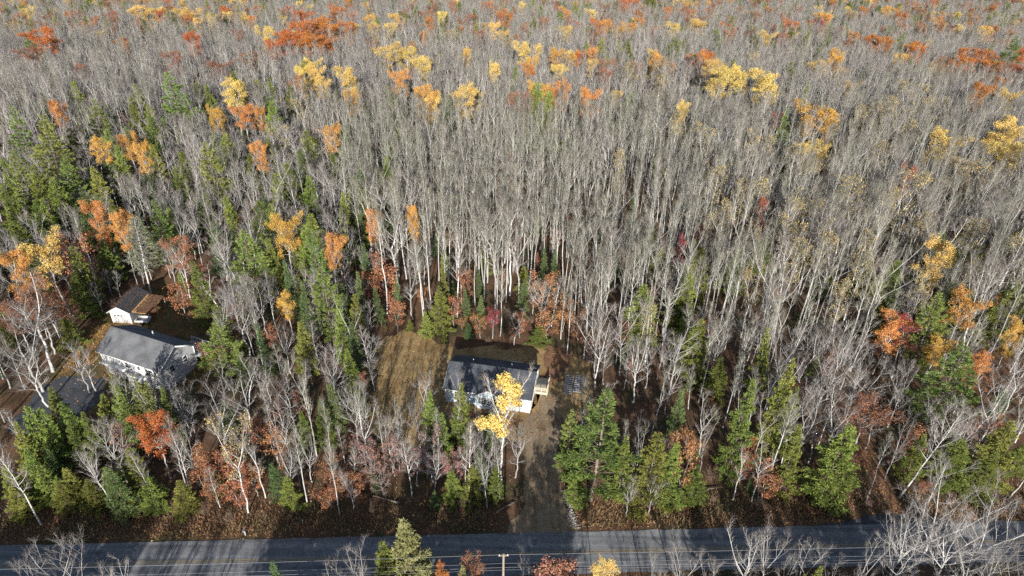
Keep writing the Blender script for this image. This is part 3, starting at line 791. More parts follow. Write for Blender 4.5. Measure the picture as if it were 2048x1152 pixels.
s = Geo(); s.box(-6.0, -4.6, gy - 1.25, gy - .04, .40, .48); s.obj('stoop', M['lumber'], bh)
steps(bh, -5.9, -4.8, gy - 1.26, .28, .45, M['lumber'], 2)
railing(bh, [(-5.95, gy - 1.2), (-5.95, gy - .1)], .48, 1.4, M['white_trim'], 'stoop_railing')
railing(bh, [(-4.65, gy - 1.2), (-4.65, gy - .1)], .48, 1.4, M['white_trim'], 'stoop_railing')
# side deck of new lumber
s = Geo()
for i in range(14): s.box(.06 + i * .145, .06 + i * .145 + .135, 4.15, 7.6, .68, .72)
s.obj('deck_floor', M['lumber'], bh)
s = Geo(); s.box(.06, 2.1, 4.10, 4.15, .46, .70); s.box(.06, 2.1, 7.6, 7.65, .46, .70); s.box(2.1, 2.15, 4.1, 7.65, .46, .70); s.obj('deck_joist', M['lumber'], bh)
railing(bh, [(.14, 4.2), (1.15, 4.2), (2.05, 4.2), (2.05, 5.9), (2.05, 7.55)], .72, 1.72, M['lumber'], 'deck_railing', bal=.16)
steps(bh, .3, 1.9, 7.7, .28, .7, M['lumber'], 3, 1)
door(bh, (0, 5.0, .72), (0, 1, 0), (1, 0, 0), .85, 2.0)
# small deck at the back, its rail shows over the ridge
s = Geo(); s.box(-5.2, -2.8, 8.05, 10.0, .62, .70); s.obj('back_deck', M['lumber'], bh)
railing(bh, [(-5.1, 9.95), (-2.9, 9.95)], .7, 1.65, M['white_trim'], 'back_railing')
for x in (-10.2, -3.9): # plumbing stacks
    s = Geo(); s.tube([(x, 5.6, 4.0), (x, 5.6, 4.75)], [.05, .05], 8); s.obj('vent_pipe', M['white_trim'], roof)

# --- the grey house
gh = empty('grey_house', (-54.8, 83.0, 0), R(-22))
tag(gh, 'pale split-level house with grey shingle roof behind roadside conifers', 'house')
groof = gable_house(gh, 12.6, 7.0, 4.75, 2.15, .42, M['grey_siding'], M['roof_grey'], skirt=.9)
for x, z, w_, h_, nx in ((-3.0, 3.3, .62, 1.35, 1), (-2.1, 3.3, .95, 1.35, 1), (-1.2, 3.3, .62, 1.35, 1), (-2.1, 1.45, 1.5, .75, 2), (-7.2, 3.4, .8, 1.2, 1)):
    window(gh, (x, 0, z), X1, NY, w_, h_, nx, 2)
window(gh, (0, 2.2, 3.3), (0, 1, 0), (1, 0, 0), .8, 1.2, 1, 2); window(gh, (0, 5.0, 3.3), (0, 1, 0), (1, 0, 0), .8, 1.2, 1, 2)
door(gh, (-4.6, 0, 2.2), X1, NY, .95, 2.05)
s = Geo(); s.box(-5.6, -3.8, -1.6, -.04, 2.05, 2.16); s.obj('entry_landing', M['old_wood'], gh)
railing(gh, [(-5.5, -1.55), (-3.9, -1.55)], 2.16, 3.05, M['white_trim'], 'entry_railing')
steps(gh, -5.5, -3.9, -1.62, .28, 2.05, M['old_wood'], 7)
for x in (-11.3, -8.4):
    s = Geo(); s.box(x - 1.2, x + 1.2, -.06, .02, .05, 2.15); gd = s.obj('garage_door', M['white_panel'], gh)
    s = Geo()
    for i in range(3): s.box(x - 1.2, x + 1.2, -.085, -.061, .55 + i * .52, .58 + i * .52)
    s.obj('door_rib', M['white_trim'], gd)
    for i in range(4): s = Geo(); s.box(x - 1.0 + i * .53, x - .6 + i * .53, -.075, -.061, 1.72, 1.98); s.obj('pane', M['glass'], gd)
s = Geo(); s.box(-12.6, -7.0, -.9, .0, 2.6, 2.75); s.obj('door_hood', M['white_trim'], gh)
s = Geo(); s.tube([(-6.0, 5.2, 5.6), (-6.0, 5.2, 6.9)], [.09, .09], 8); s.obj('vent_pipe', M['white_trim'], groof)
s = Geo(); s.box(-3.6, 1.4, 7.05, 10.0, 2.35, 2.5); s.obj('back_deck', M['old_wood'], gh)
railing(gh, [(-3.5, 9.95), (-1.1, 9.95), (1.35, 9.95), (1.35, 7.2)], 2.5, 3.4, M['old_wood'], 'back_railing', bal=.25)
for x in (1.45, 1.62):
    s = Geo(); s.bar((x, 7.2, .1), (x, 9.9, 2.5), .06, .26); s.obj('stair_stringer', M['red_wood'], gh)
s = Geo()
for i in range(8): s.box(1.42, 2.3, 7.3 + i * .32, 7.58 + i * .32, .22 + i * .29, .27 + i * .29)
s.obj('stair_tread', M['red_wood'], gh)
s = Geo(); s.box(1.5, 1.62, 6.95, 7.07, 0, 3.6); s.obj('stair_post', M['red_wood'], gh)

# --- the white garage with its lean-to
ga = empty('white_garage', (-68.9, 101.4, 0), R(87))
tag(ga, 'small white gabled garage with leaf-covered lean-to roof behind the grey-roofed house', 'garage')
# local x runs away from the door, so the gable faces local -x; width is local y
L, Wd, hz, ri = 6.4, 3.6, 2.5, 1.05
w = Geo()
w.add([(0, 0, 0), (0, Wd, 0), (0, Wd, hz), (0, 0, hz), (0, Wd / 2, hz + ri)], [(3, 2, 1, 0)], [(4, 2, 3)])
w.add([(L, 0, 0), (L, Wd, 0), (L, Wd, hz), (L, 0, hz), (L, Wd / 2, hz + ri)], [(0, 1, 2, 3)], [(3, 2, 4)])
w.add([(0, 0, 0), (L, 0, 0), (L, 0, hz), (0, 0, hz)], [(0, 1, 2, 3)]); w.add([(0, Wd, 0), (L, Wd, 0), (L, Wd, hz), (0, Wd, hz)], [(3, 2, 1, 0)])
w.obj('wall', M['white_panel'], ga)
w = Geo(); ov = .35; sl = ri / (Wd / 2)
for y0 in (-ov, Wd + ov):
    w.prism([(-ov, y0, hz - ov * sl + .03), (L + ov, y0, hz - ov * sl + .03), (L + ov, Wd / 2, hz + ri + .03), (-ov, Wd / 2, hz + ri + .03)], (0, 0, .12))
gar = w.obj('roof', M['roof_black'], ga)
w = Geo()
for y0 in (-ov, Wd + ov): w.bar((-ov - .015, y0, hz - ov * sl + .06), (-ov - .015, Wd / 2, hz + ri + .06), .03, .2)
w.obj('fascia', M['white_trim'], gar)
s = Geo(); s.box(-.06, .0, .45, Wd - .45, .03, 2.1); gd = s.obj('garage_door', M['white_trim'], ga)
s = Geo()
for i in range(3): s.box(-.075, -.061, .45, Wd - .45, .5 + i * .5, .53 + i * .5)
s.obj('door_rib', M['white_panel'], gd)
for i in range(4): s = Geo(); s.box(-.072, -.061, .6 + i * .64, .6 + i * .64 + .42, 1.62, 1.80); s.obj('pane', M['glass'], gd)
# lean-to on the local -y side
w = Geo(); w.prism([(.3, -.36, 2.36), (.3, -3.4, 2.0), (L - .2, -3.4, 2.0), (L - .2, -.36, 2.36)], (0, 0, .08)); lt = w.obj('lean_to_roof', M['ply'], ga)
for x in (.5, 3.2, L - .4):
    s = Geo(); s.box(x - .06, x + .06, -3.3, -3.18, 0, 2.02); s.obj('lean_to_post', M['old_wood'], ga)
rs = np.random.RandomState(21); g = Geo(); n = 2600
lx = rs.uniform(.35, L - .25, n); ly = -.55 - 2.8 * rs.beta(1.6, 1.0, n); lz = 2.44 + (ly + .36) * (.36 / 3.04) + .03
a = rs.uniform(0, 6.28, n); sc = rs.uniform(.05, .11, (n, 1))
g.quads(np.column_stack([lx, ly, lz]), np.column_stack([np.cos(a), np.sin(a), rs.normal(0, .2, n)]) * sc, np.column_stack([-np.sin(a), np.cos(a), rs.normal(0, .2, n)]) * sc)
M['roof_leaf'] = mat('roof_leaf', (.10, .065, .045), (.24, .13, .075), 3, island=.6)
o = g.obj('roof_leaves', M['roof_leaf'], ga); o['kind'] = 'stuff'
g = Geo(); n = 500; lx = rs.uniform(-.2, L, n); ly = rs.uniform(-.3, Wd + .3, n); lz = hz + ri + .17 - np.abs(ly - Wd / 2) * sl
a = rs.uniform(0, 6.28, n); sc = rs.uniform(.04, .09, (n, 1))
g.quads(np.column_stack([lx, ly, lz]), np.column_stack([np.cos(a), np.sin(a), rs.normal(0, .2, n)]) * sc, np.column_stack([-np.sin(a), np.cos(a), rs.normal(0, .2, n)]) * sc)
o = g.obj('roof_leaves', M['roof_leaf'], ga); o['kind'] = 'stuff'

# --- trailer under the lean-to
tl = empty('utility_trailer', (-66.9, 101.7, 0), R(0))
tag(tl, 'small white utility trailer parked under the lean-to beside the garage', 'trailer')
s = Geo(); s.box(-1.15, 1.15, -.75, .75, .55, .62); s.obj('bed', M['metal'], tl)
for y in (-.78, .74): s = Geo(); s.box(-1.15, 1.15, y, y + .04, .55, 1.0); s.obj('side_panel', M['white_panel'], tl)
s = Geo(); s.box(-1.19, -1.15, -.78, .78, .55, 1.0); s.obj('tailgate', M['white_panel'], tl)
s = Geo(); s.bar((1.15, 0, .5), (2.1, 0, .45), .08, .08); s.obj('drawbar', M['dark_metal'], tl)
for y in (-.9, .9):
    s = Geo(); s.tube([(0, y - .09, .31), (0, y + .09, .31)], [.31, .31], 16); th = np.arange(16) * math.pi / 8
    for yy, fl in ((y - .09, 1), (y + .09, -1)): s.add([(0, yy, .31)] + [(math.cos(t) * .31, yy, .31 + math.sin(t) * .31) for t in th], None, [(0, 1 + i, 1 + (i + 1) % 16)[::fl] for i in range(16)])
    wh = s.obj('wheel', M['tyre'], tl)
    s = Geo(); s.tube([(0, y - .1, .31), (0, y + .1, .31)], [.16, .16], 12); s.obj('rim', M['metal'], wh)

# --- two slatted frames lying in the shade beyond the deck
for k, (x, y, a, L_) in enumerate(((9.2, 84.1, -8, 3.9), (10.7, 84.5, -12, 3.5))):
    e = empty('slatted_frame', (x, y, 0), R(a))
    tag(e, 'longer weathered slatted wooden frame lying beside the side deck' if k == 0 else 'shorter cluttered slatted wooden frame lying beside a longer one', 'wooden frame', 'slatted frames on the bare earth')
    for sx in (-.6, .6):
        s = Geo(); s.bar((sx, 0, .14), (sx, L_, .55), .08, .14); s.obj('rail', M['old_wood'], e)
        s = Geo(); s.box(sx - .05, sx + .05, L_ - .1, L_, 0, .9); s.obj('leg', M['old_wood'], e)
    n = 9
    for i in range(n):
        t = (i + .5) / n; s = Geo(); s.box(-.66, .66, L_ * t - .12, L_ * t + .12, .235 + .41 * t, .27 + .41 * t); s.obj('slat', M['old_wood'], e)
    s = Geo(); s.bar((-.6, L_ - .05, .88), (.6, L_ - .05, .88), .07, .07); s.obj('end_rail', M['old_wood'], e)

# --- utility poles and lines
M['pole_wood'] = mat('pole_wood', (.30, .24, .18), (.40, .34, .27), 4, stretch=(1, 1, .2))
M['cable'] = mat('cable', (.40, .40, .40), rough=.4)
def pole(px, vis):
    py = 46.4 + .0492 * (px + .4); e = empty('utility_pole', (px, py, 0), R(2.8))
    s = Geo(); s.tube([(0, 0, 0), (0, 0, 5.5), (0, 0, 11)], [.17, .145, .115], 10); th = np.arange(10) * math.pi / 5
    s.add([(0, 0, 11.03)] + [(math.cos(t) * .115, math.sin(t) * .115, 11) for t in th], None, [(0, 1 + i, 1 + (i + 1) % 10) for i in range(10)]); s.obj('shaft', M['pole_wood'], e)
    s = Geo(); s.bar((-.55, .16, 10.55), (.55, .16, 10.55), .09, .11); s.obj('crossarm', M['pole_wood'], e)
    for x in (-.45, .45): s = Geo(); s.tube([(x, .16, 10.6), (x, .16, 10.7), (x, .16, 10.78)], [.05, .06, .03], 8); s.obj('insulator', M['white_panel'], e)
    for z in (9.1, 8.4, 7.95): s = Geo(); s.tube([(0, .12, z), (0, .22, z)], [.04, .03], 8); s.obj('bracket', M['dark_metal'], e)
    return e
tag(pole(-.4, 1), 'weathered wooden utility pole standing by the road opposite the dirt driveway', 'utility pole')
WL = (('topmost pale power line strung along the road on the crossarm', 10.72, .011, .16), ('second overhead cable from the top along the road', 9.1, .008, .24), ('thick telephone cable just above the lowest line along the road', 8.4, .010, .24), ('lowest overhead telephone cable along the road', 7.95, .008, .24))
for lab, z, r, dy in WL:
    P = []
    for x0, x1 in ((-78, -.4), (-.4, 78)):
        t = np.linspace(0, 1, 25)[(0 if x0 < -1 else 1):]
        x = x0 + (x1 - x0) * t; P.append(np.column_stack([x, 46.4 + .0492 * (x + .4) + dy, z - 4 * .35 * t * (1 - t)]))
    s = Geo(); P = np.concatenate(P); s.tube(P, np.full(len(P), r), 5); tag(s.obj('power_line', M['cable']), lab, 'power line', 'overhead lines along the road')

# --- mailbox and survey stake
mb = empty('mailbox', (-33.4, 56.5, 0), R(2.8)); tag(mb, 'grey mailbox on a white post at the edge of the road', 'mailbox')
s = Geo(); s.box(-.06, .06, -.06, .06, 0, 1.05); s.obj('post', M['white_trim'], mb)
s = Geo(); th = np.linspace(0, math.pi, 9); sec = [(-.11, -.38, 1.05), (.11, -.38, 1.05)] + [(.11 * math.cos(t), -.38, 1.2 + .11 * math.sin(t)) for t in th]
s.prism(sec, (0, .5, 0)); s.obj('box', M['metal'], mb)
s = Geo(); s.box(.112, .125, -.2, -.1, 1.15, 1.4); s.obj('flag', M['red_wood'], mb)
M['tape'] = mat('cyan_tape', (.10, .45, .50))
st = empty('survey_stake', (-26.6, 58.2, 0), R(20)); tag(st, 'short wooden survey stake with cyan tape on the brown verge', 'stake')
s = Geo(); s.bar((0, 0, 0), (.12, 0, 1.0), .05, .05); s.obj('stake', M['lumber'], st)
s = Geo(); s.bar((.10, 0, .8), (.117, 0, .95), .062, .062); s.bar((.1, .02, .9), (.3, .1, .72), .07, .012); s.obj('tape', M['tape'], st)

# --- fallen trunks in the roadside wood
for k, (x, y, a, L_, lab) in enumerate(((-40.5, 63.5, 20, 6, 'fallen grey log lying in the brown verge past the mailbox'), (-14.5, 61.8, 160, 5, 'fallen pale log near the road below the pinkish trees'),
        (-1.6, 60.6, 35, 4.5, 'fallen branchy log beside the mouth of the dirt driveway'), (22, 64, 10, 7, 'fallen grey log in the roadside wood past the green pine'), (33.5, 62.3, 75, 5, 'short fallen log beside the hemlock at the side track'))):
    e = empty('fallen_log', (x, y, .12), R(a)); tag(e, lab, 'log', 'fallen logs by the road')
    rs = np.random.RandomState(900 + k); q = limb(rs, (0, 0, .05), (1, 0, 0), L_, 6, 0, .05); q[:, 2] = .08 + .1 * rs.rand(7)
    s = Geo(); s.tube(q, np.linspace(.17, .05, 7), 7); s.obj('stem', M['pine_bark'], e)
    s = Geo(); A = q[rs.randint(2, 7, 14)]; s.sticks(A, A + unit(rs.normal(0, 1, (14, 3)) * (1, 1, .5) + (.6, 0, .4)) * rs.uniform(.5, 1.4, (14, 1)), .02, .008); s.obj('branches', M['pine_bark'], e)

# ------------------------------------------------------------------ planting
# positions of the trees that can be picked out one by one: x y height width [tag]
HAND = {
    'birch': '''-60.1 57.6 15.1 0 ; -46 60.3 12.3 0 ; -42.2 61.7 12.3 0 ; -32.7 62.5 10.9 0 ; -38.2 60.8 8.1 0 ; -75.6 87.7 17 8.6 BROWNBIRCH ; -5.2 61.9 13.8 0 ; 33 63.2 10 0 ; 30.5 63.5 9.6 0 ; 53.7 64.5 17.8 5.1 ; 64.4 70.8 15 0''',
    'maple': '''-51.6 63.6 13 4.5 ; -42.3 64.2 12 3.9 ; -30.1 67.6 13 4.7 ; -38 73.5 13 6.3 ; -25.8 78.2 14 5.1 ; -21.6 70.8 13 4.8 ; -71.6 79.4 12 7.4 ; -74.4 82.8 14 9.1 ; -67 82.8 9.5 4.6 ; -66.1 83.1 8.8 4.6 ; -50.6 78 9 4.5 ; -51.6 74.7 8 4.4 ; -45.6 72.6 10 5 ; -41.6 72.5 12 5.6 ; -39.4 68.6 11 4.8 ; -54 72.4 14 4.2 ; -49.5 71.5 14 3.4 ; -19.3 67.2 16.2 4.6 ; -28.7 62.2 12.9 3.8 ; -15.4 67.8 10.5 4.1 ; -12.3 74.8 12 4.3 ; -12.9 70.3 11 4.1 ; -16.2 67.4 10 4.1 ; -7.3 71.8 14 4.1 ; -3.9 63.4 12 3.2 ; 0.9 66.8 9.1 4.7 ; -2.8 61.5 10.8 2.9 ; 16.8 64.1 14.8 2.6 ; 53 67.5 12.4 4 ; 40.9 69.3 14 5.4 ; 45.7 71.4 14 6.2 ; 38.6 71.1 15 4.8 ; 49.9 75.6 15 6.4 ; 46.2 77.6 16 6.5 ; 59.1 68.8 14 6.1 ; 68.9 73.1 14 5.6 ; 52.4 72.9 12 4.9 ; -48.9 45.8 13 4.8 ; -46.4 45.6 13 3.8 ; -41.6 44.6 12 3.2 ; -51.1 45 11 3.2 ; -18.5 44.7 12 3.2 ; -15.6 46 13 3.8 ; 20.2 47.2 13 4.1 ; 26.7 48.1 14 5.2 ; 29.4 48.3 14 3.3 ; 32.9 47.4 13 3.8 ; 35.6 46 12 3.8 ; 39.5 47.7 14 2.7 ; 23 46.8 11 3.3 ; 16.5 45.3 12 2.7 ; 30.9 46.2 12 3.3 ; 2.4 46 10 2.2''',
    'aspen': '''-43.3 62.9 14 0 ; -26.9 61.8 14.3 0 ; -24.7 67.6 14 0 ; -27.7 70.2 16 0 ; -33.1 69.3 14 0 ; -32.9 75.4 16 0 ; -25.7 88.2 15 0 ; -20.3 69.5 15 0 ; -17.5 68.2 12 0 ; -15.2 69.2 11.9 0 ; -54.8 71.9 15 0 ; -9.8 68.9 11 0 ; -1.1 62.8 12.2 0 ; 26.6 66.8 11.1 0 ; 36.3 66.4 16.5 0 ; 34.4 68.9 14.2 0 ; 31.8 69.8 14.2 0 ; 21 74.5 13.5 0''',
    'goldsparse': '''-34.2 60 16.3 4.3 GOLDBIRCH ; 59 164.9 16 5 ; 61.9 162.5 16 4.9 ; 68 157.6 15 8.5 ; 103.8 177 16 7.9 ; 61.5 104.8 16 5.3 ; 41.5 100.4 15 4.3 ; 76.7 120.3 16 5.9 ; 23 92.4 12 4.1 ; 44.1 139.1 17 6.5 ; 42.3 176.7 17 6.6 ; 43.3 126.1 15 5.1 ; 55.5 96.6 15 5 ; 97.9 141.5 17 8.8 ; 108.1 147.2 16 10.3 ; 88.6 159 16 7.3 ; 69.2 98.6 14 5.1 ; 23.2 144.2 18 4.5 ; 51.8 110 15 5.5 ; 88 117.2 16 6.7 ; -29.4 255.9 15 7.2 ; -30.7 332.9 15 9.1 ; 21.7 362 15 9.8 ; -61.6 195.5 14 5.8 ; -59.1 168 14 5.1 ; 84.3 181.3 15 8.1 ; 44.6 215.7 17 7.8 ; 47.9 164.8 17 6.2''',
    'rust': '''-46.8 65.6 11 5.3 RUSTOAK ; -7.2 45.8 9 1.6 ; -183.7 277.9 19 12.7 ; -94.4 314.1 20 13.3 ; -97.5 296.3 18 9.2 ; -86 326.3 20 18.8 ; -78.3 330.3 18 10.1 ; -83.6 290 17 12 ; -94.2 295.1 17 10.2 ; -96.9 283.6 16 7.9 ; -79.9 298.9 16 12.4 ; -113.9 383.4 18 15.4 ; -101.9 410.3 18 19.1 ; 149.5 397.3 16 10.1 ; 164.8 331.5 16 8.1 ; 167.7 326.5 16 8 ; 167.1 296.9 17 10.2 ; 252 384.1 16 7.7 ; 178.9 276.5 18 15 ; 172.8 273 15 9.5 ; 178.9 265.2 15 7.4 ; 188.7 263.2 14 7.4 ; 240.2 508.5 15 8.7 ; 240.5 462.9 14 4.3''',
    'pine': '''-54.9 71.8 13 3.1 ; -49.4 70.6 13 3.1 ; -55.2 73.9 11 4.3 ; -54 73.9 10 4.3 ; -51.6 71.9 13 3.5 ; -45.8 86.7 11.5 7.3 HOUSEPINE ; 11.1 63.1 18.6 10.3 DRIVEPINE ; 7.9 66.5 12.7 4 DRIVEPINE2 ; -69.1 118.9 16 5.8 ; -48.6 108.4 16 8.4 ; -35.5 107.7 18 4.5 ; -30.6 95.1 17 7 ; -95.4 191.5 21 12.6 ; -123 163.9 19 7.4 ; -110.6 155 20 11.2 ; -108.8 173.6 18 7.1 ; -106 138.2 18 7.6 ; -97.5 140.7 16 6.6 ; -68.1 145.2 18 7.7 ; 89.8 211.7 17 4.6 ; 73 181.7 17 4.3 ; 176.1 329.2 18 8.5 ; 196.2 284.3 22 12.9 ; 167.6 385 15 6.2 ; 202.9 306.3 17 5.1 ; 68.1 91.9 16 7.4 ; 63.6 77.6 16.5 9''',
    'hemlock': '''-48.3 71.9 11 2.8 ; -61.1 70.3 10 3.8 ; -57.3 68.3 10 3.1 ; -57.7 72.7 9 3.6 ; -62.6 66.8 11 4 ; -59.4 67.7 9 2.7 ; -63.4 66.4 12 4.7 ; -64.1 64.2 11 3.3 ; -51.2 73.1 8 2.9 ; -64.6 72.2 10 3.9 ; -52.7 70.6 12 3.1 ; -59.9 61.3 7 3.9 ; -56.5 60.9 7 3.9 ; -53.7 59.8 6 3.2 ; -48.9 62.2 9 3.9 ; -46.4 60.3 7 3.8 ; -49.6 59.9 6 3.2 ; -63.4 60.3 8 3.8 ; -62.1 61.9 9 3.2 ; -42.4 60.1 6 3.2 ; -62.6 58.8 6 3.2 ; -57.5 59.7 6 3.2 ; -28.6 61 6 2.9 ; -29.2 71.1 8 2.8 ; -26.5 72.1 9 3.2 ; -25 82.1 10 3.8 ; -33.3 88.2 11 4 ; -11.2 72.4 11 3.2 ; -6.7 72.2 13 3.8 ; -9.5 69.6 9 3.1 ; -7.6 71.6 9 3.2 ; -4.7 62.5 7 3.3 ; -1.8 62.6 7 2.6 ; -7.3 62.5 6 3 ; 18.1 62.8 13.7 5.7 ; 14.8 62.8 12.6 3.8 ; 21.1 62.5 11.7 3.8 ; 9 62.2 8.6 3.2 ; 24.6 63 7.7 3.9 ; 42.5 63.8 13.7 7.4 CORNERHEM ; 30.3 67 18.3 4.6 ; 37.5 65.4 12.3 3.9 ; 36.1 69.9 20 3.3 ; 60.8 67.1 9 6.8 RHEM ; 66.4 67.3 12 5.4 ; 55.5 67.4 9 3.4 ; 63.4 64.8 9 4.6 ; 40 86.3 13 3.1 ; 39.7 73.5 12 3.5 ; -12.3 47.5 12 4.4 ; 33.6 45.8 11 2.7 ; 32.3 45.9 10 2.7 ; -78 106.8 13.2 5.3 ; -77.9 113.7 10.5 4.6 ; -77.9 103.5 9.4 4.7 ; -45 111 13 4.2 ; -55.4 102.6 13 4.4 ; -75.7 94.6 6.1 4.3 ; -104.5 183.7 16 5.5 ; -93.3 171.5 15 6.5 ; -93.1 152.4 14 5.3 ; -128.8 200.8 16 5.3 ; -89.2 199.4 16 5.8 ; -86 210.1 17 7.6 ; -75.4 213.2 15 4.9 ; -103.4 137.3 15 7.6 ; -105.7 131.7 14 6.3 ; -96.9 134.7 14 6.4 ; -93.9 142.5 13 5.6 ; -97.9 120.2 13 4.9 ; -96.2 126.8 12 4.1 ; -59.5 130.6 12 4.2 ; -76.7 145.7 12 4 ; -36.2 131.8 13 3.2 ; 253.3 515 16 13.5 ; 278.3 537.3 16 14 ; 279.8 512.3 16 13.4 ; 309.9 535.2 16 14 ; 308.7 502.3 16 13.2 ; 312.5 480.9 16 12.7 ; 312.5 460.6 16 12.2 ; 242.5 538.5 16 14.1 ; -284.1 417.9 16 11.1 ; -250 418.2 16 11.1 ; -236.7 442.7 16 11.7 ; -37 478.2 16 12.6 ; 29.2 500.9 16 13.1 ; 48.8 492.6 16 12.9 ; 67.1 504.9 16 13.2 ; 47.9 295.2 14 4.5 ; -40.6 215.9 13 3.1 ; -44.4 311.4 13 4.7 ; -87 433.1 15 11.5 ; -7.5 285.6 12 3.6 ; -94.2 438.5 13 7 ; -11.7 505.3 15 13.3 ; 9.1 514.5 14 13.5 ; -53.3 509.6 14 13.4 ; 89.5 514.5 14 10.1 ; -261.8 459.9 14 18.3 ; -291.6 457.3 14 18.2 ; 107.5 535.7 14 14 ; 132.2 409.1 14 7.7 ; 136.3 320.8 14 6.2 ; 125.9 361.4 12 4.9 ; 180 294 14 5.7 ; -12.9 99.9 11 4.2 ; -11.9 103.2 13 2.5 ; 4.9 97.6 4 3.9 ; -15.1 98.7 6 2.6 ; -26.2 94.8 12 3.7 ; -28.1 91.1 13 3.2''',
    'spruce': '''-49.8 59.2 9 3.5 ; -30.3 62.3 7 2.6 ; -38.5 62.7 5 2 ; -25.7 75.2 10 2.9 ; -25.2 87.1 11 2.8 ; -3.8 63.3 9 2.9 ; 23.6 72.5 12.5 2.7 ; -24.6 45.4 11 2.1 SOUTHSPRUCE ; -38.9 102.5 14 2.3 ; -35.8 98.3 12 2.6 ; -38.9 86.7 12 2.4 ; 123 247.9 14 4.9 ; -27.4 109.4 13 2.4 ; -26.9 101.5 12 2.5 ; -23.6 101.8 9 2 ; -20.5 102.7 10 2 ; -8.2 103.4 8 1.8 ; 6.3 112.8 11 2.3 ; 8 113.5 10 2.3 ; 25.5 130.5 13 2.5 ; 1.8 104.3 9 2.3 ; -5.7 102.2 7 2.1 ; -28.3 98.6 12 3.1''',
    'beech': '''-40.4 64.2 8 3.3 ; -38 64.4 7 4 ; -35.6 63.1 7 3.3 ; -38.3 61 6 3.2 ; -35.3 60.6 6 3.2 ; -40.9 62.6 6 3.3 ; -33.8 62.8 6 3.3 ; -23.4 63 6 4 ; -20.7 62.3 5 4 ; -23.5 61 4 3.3 ; -32.4 68.1 8 4.1 ; -35 70 8 4.2 ; 22.6 63.3 11.3 3.2 ; 34.3 63.5 6 4 ; 32.4 66.9 7 3.4 ; 24.9 69.6 7 3.5 ; 21.6 69.5 6 3.5 ; 57.4 71.3 7 4.2 ; -58.9 102.3 9 5.3 ; -47.7 86.6 7 4 ; -46.4 94.9 8 5.1 ; -79.3 107.1 15 5.4 ; -23.9 110.2 9 6.6 ; -26 107.5 8 4.6 ; -8.5 106.6 10 3.7 ; 5.8 105.2 10 4.7 ; 9.3 101.2 8 4.4 ; 6.6 98 7 4.3 ; 11.8 98.1 7 4.4 ; -20.4 100.2 7 3.5 ; 1.5 99.2 6 3.5 ; -5.5 98.9 5 3.5 ; -10.5 102.1 7 3.6 ; 13.4 95.1 5 3.4 ; 33.2 94.4 8 3.4 ; 19.2 95.4 7 3.4''',
    'pink': '''-10.5 65.8 8 6 ; -7.8 65.1 7 4 ; -18.4 64.8 7 4.7 ; -16.9 63.2 6 4 ; -20.1 67.5 8 4.1 ; -15.9 66.6 8 4.1''',
    'housegold': '''-1 65.9 20.4 5 HOUSEGOLD''',
    'rust2': '''49.8 71.9 11 7 CORNERMAPLE ; -3.9 46.1 11 3 SOUTHDARKRED ; -61.5 109.5 13 5.5 ; -77.7 94.8 13.4 6.2 ; -77.9 92.4 12 7.4 ; -80.6 90.9 12 5.7 ; -76.7 98 6.2 3.5 ; -176.7 255.7 15 9 ; -118.3 241 17 7.2 ; -105.9 249.1 13 8.8 ; -102.2 268.7 13 10.4 ; -118.6 305.7 17 6.3 ; -229 378.7 17 6.4 ; -89.4 315.3 16 13 ; -60.1 296.6 15 5.7 ; -24.2 402.6 16 8.1 ; -54.7 380.7 13 6.2 ; -53.5 451.9 16 9 ; -68.1 467.6 16 9.3''',
    'bigmaple': '''45.4 50.4 16 7.2 ; 49.8 49 17 7.6 ; 54 47.4 14 6 ; 49.3 52.1 18 10.4 ; 54.3 50.8 17 8.3 ; 43.9 47.8 14 6 ; 51 47.5 15 7''',
    'olive': '''-10.5 47.7 15 6.5 SOUTHHEM ; -5 45.1 11 3 SOUTHOLIVE''',
    'pinkfull': '''5.2 46.1 11 4.6 SOUTHREDBROWN''',
    'gold': '''10.4 45.4 12 2.4 SOUTHGOLD ; -81.6 104.1 16 7.1 LEFTGOLD ; -82.1 199.4 17 7.6 ; -105.3 298.6 19 7.4 ; -256.4 382.2 17 6.4 ; -200.8 390.2 18 13.1 ; -193.3 394.7 17 9.2 ; -171 384.1 17 10.3 ; -184.6 399.5 17 9.3 ; -65.1 227.6 16 5.2 ; -69.9 227.1 16 4.9 ; -60.5 215.1 15 5.6 ; -66 395 16 6.9 ; -67 337.6 17 6.4 ; -60.2 338.7 17 7.4 ; -45.5 263.1 18 9.6 ; -40.6 265.2 16 6.7 ; -51.5 215.4 18 7 ; -10.8 353.4 17 5.7 ; -6.5 336.5 15 5.5 ; 2.9 273.7 18 6.9 ; -7.3 238.4 16 4.4 ; 78 360.9 17 8.8 ; 94.7 378 17 10.2 ; 64.4 219.6 19 8.2 ; 72.1 222.6 19 6.7 ; 77.1 213.3 19 10.1 ; 67.9 245 17 6.9 ; 106.4 164.5 17 7.5 ; 124.8 171.9 18 9.3 ; 119.9 160.9 16 7.4 ; 111.1 258.8 15 7.3 ; 73.4 159.2 15 7.3 ; 44.6 182.6 18 4.1 ; 74.8 106.8 17 5.6''',
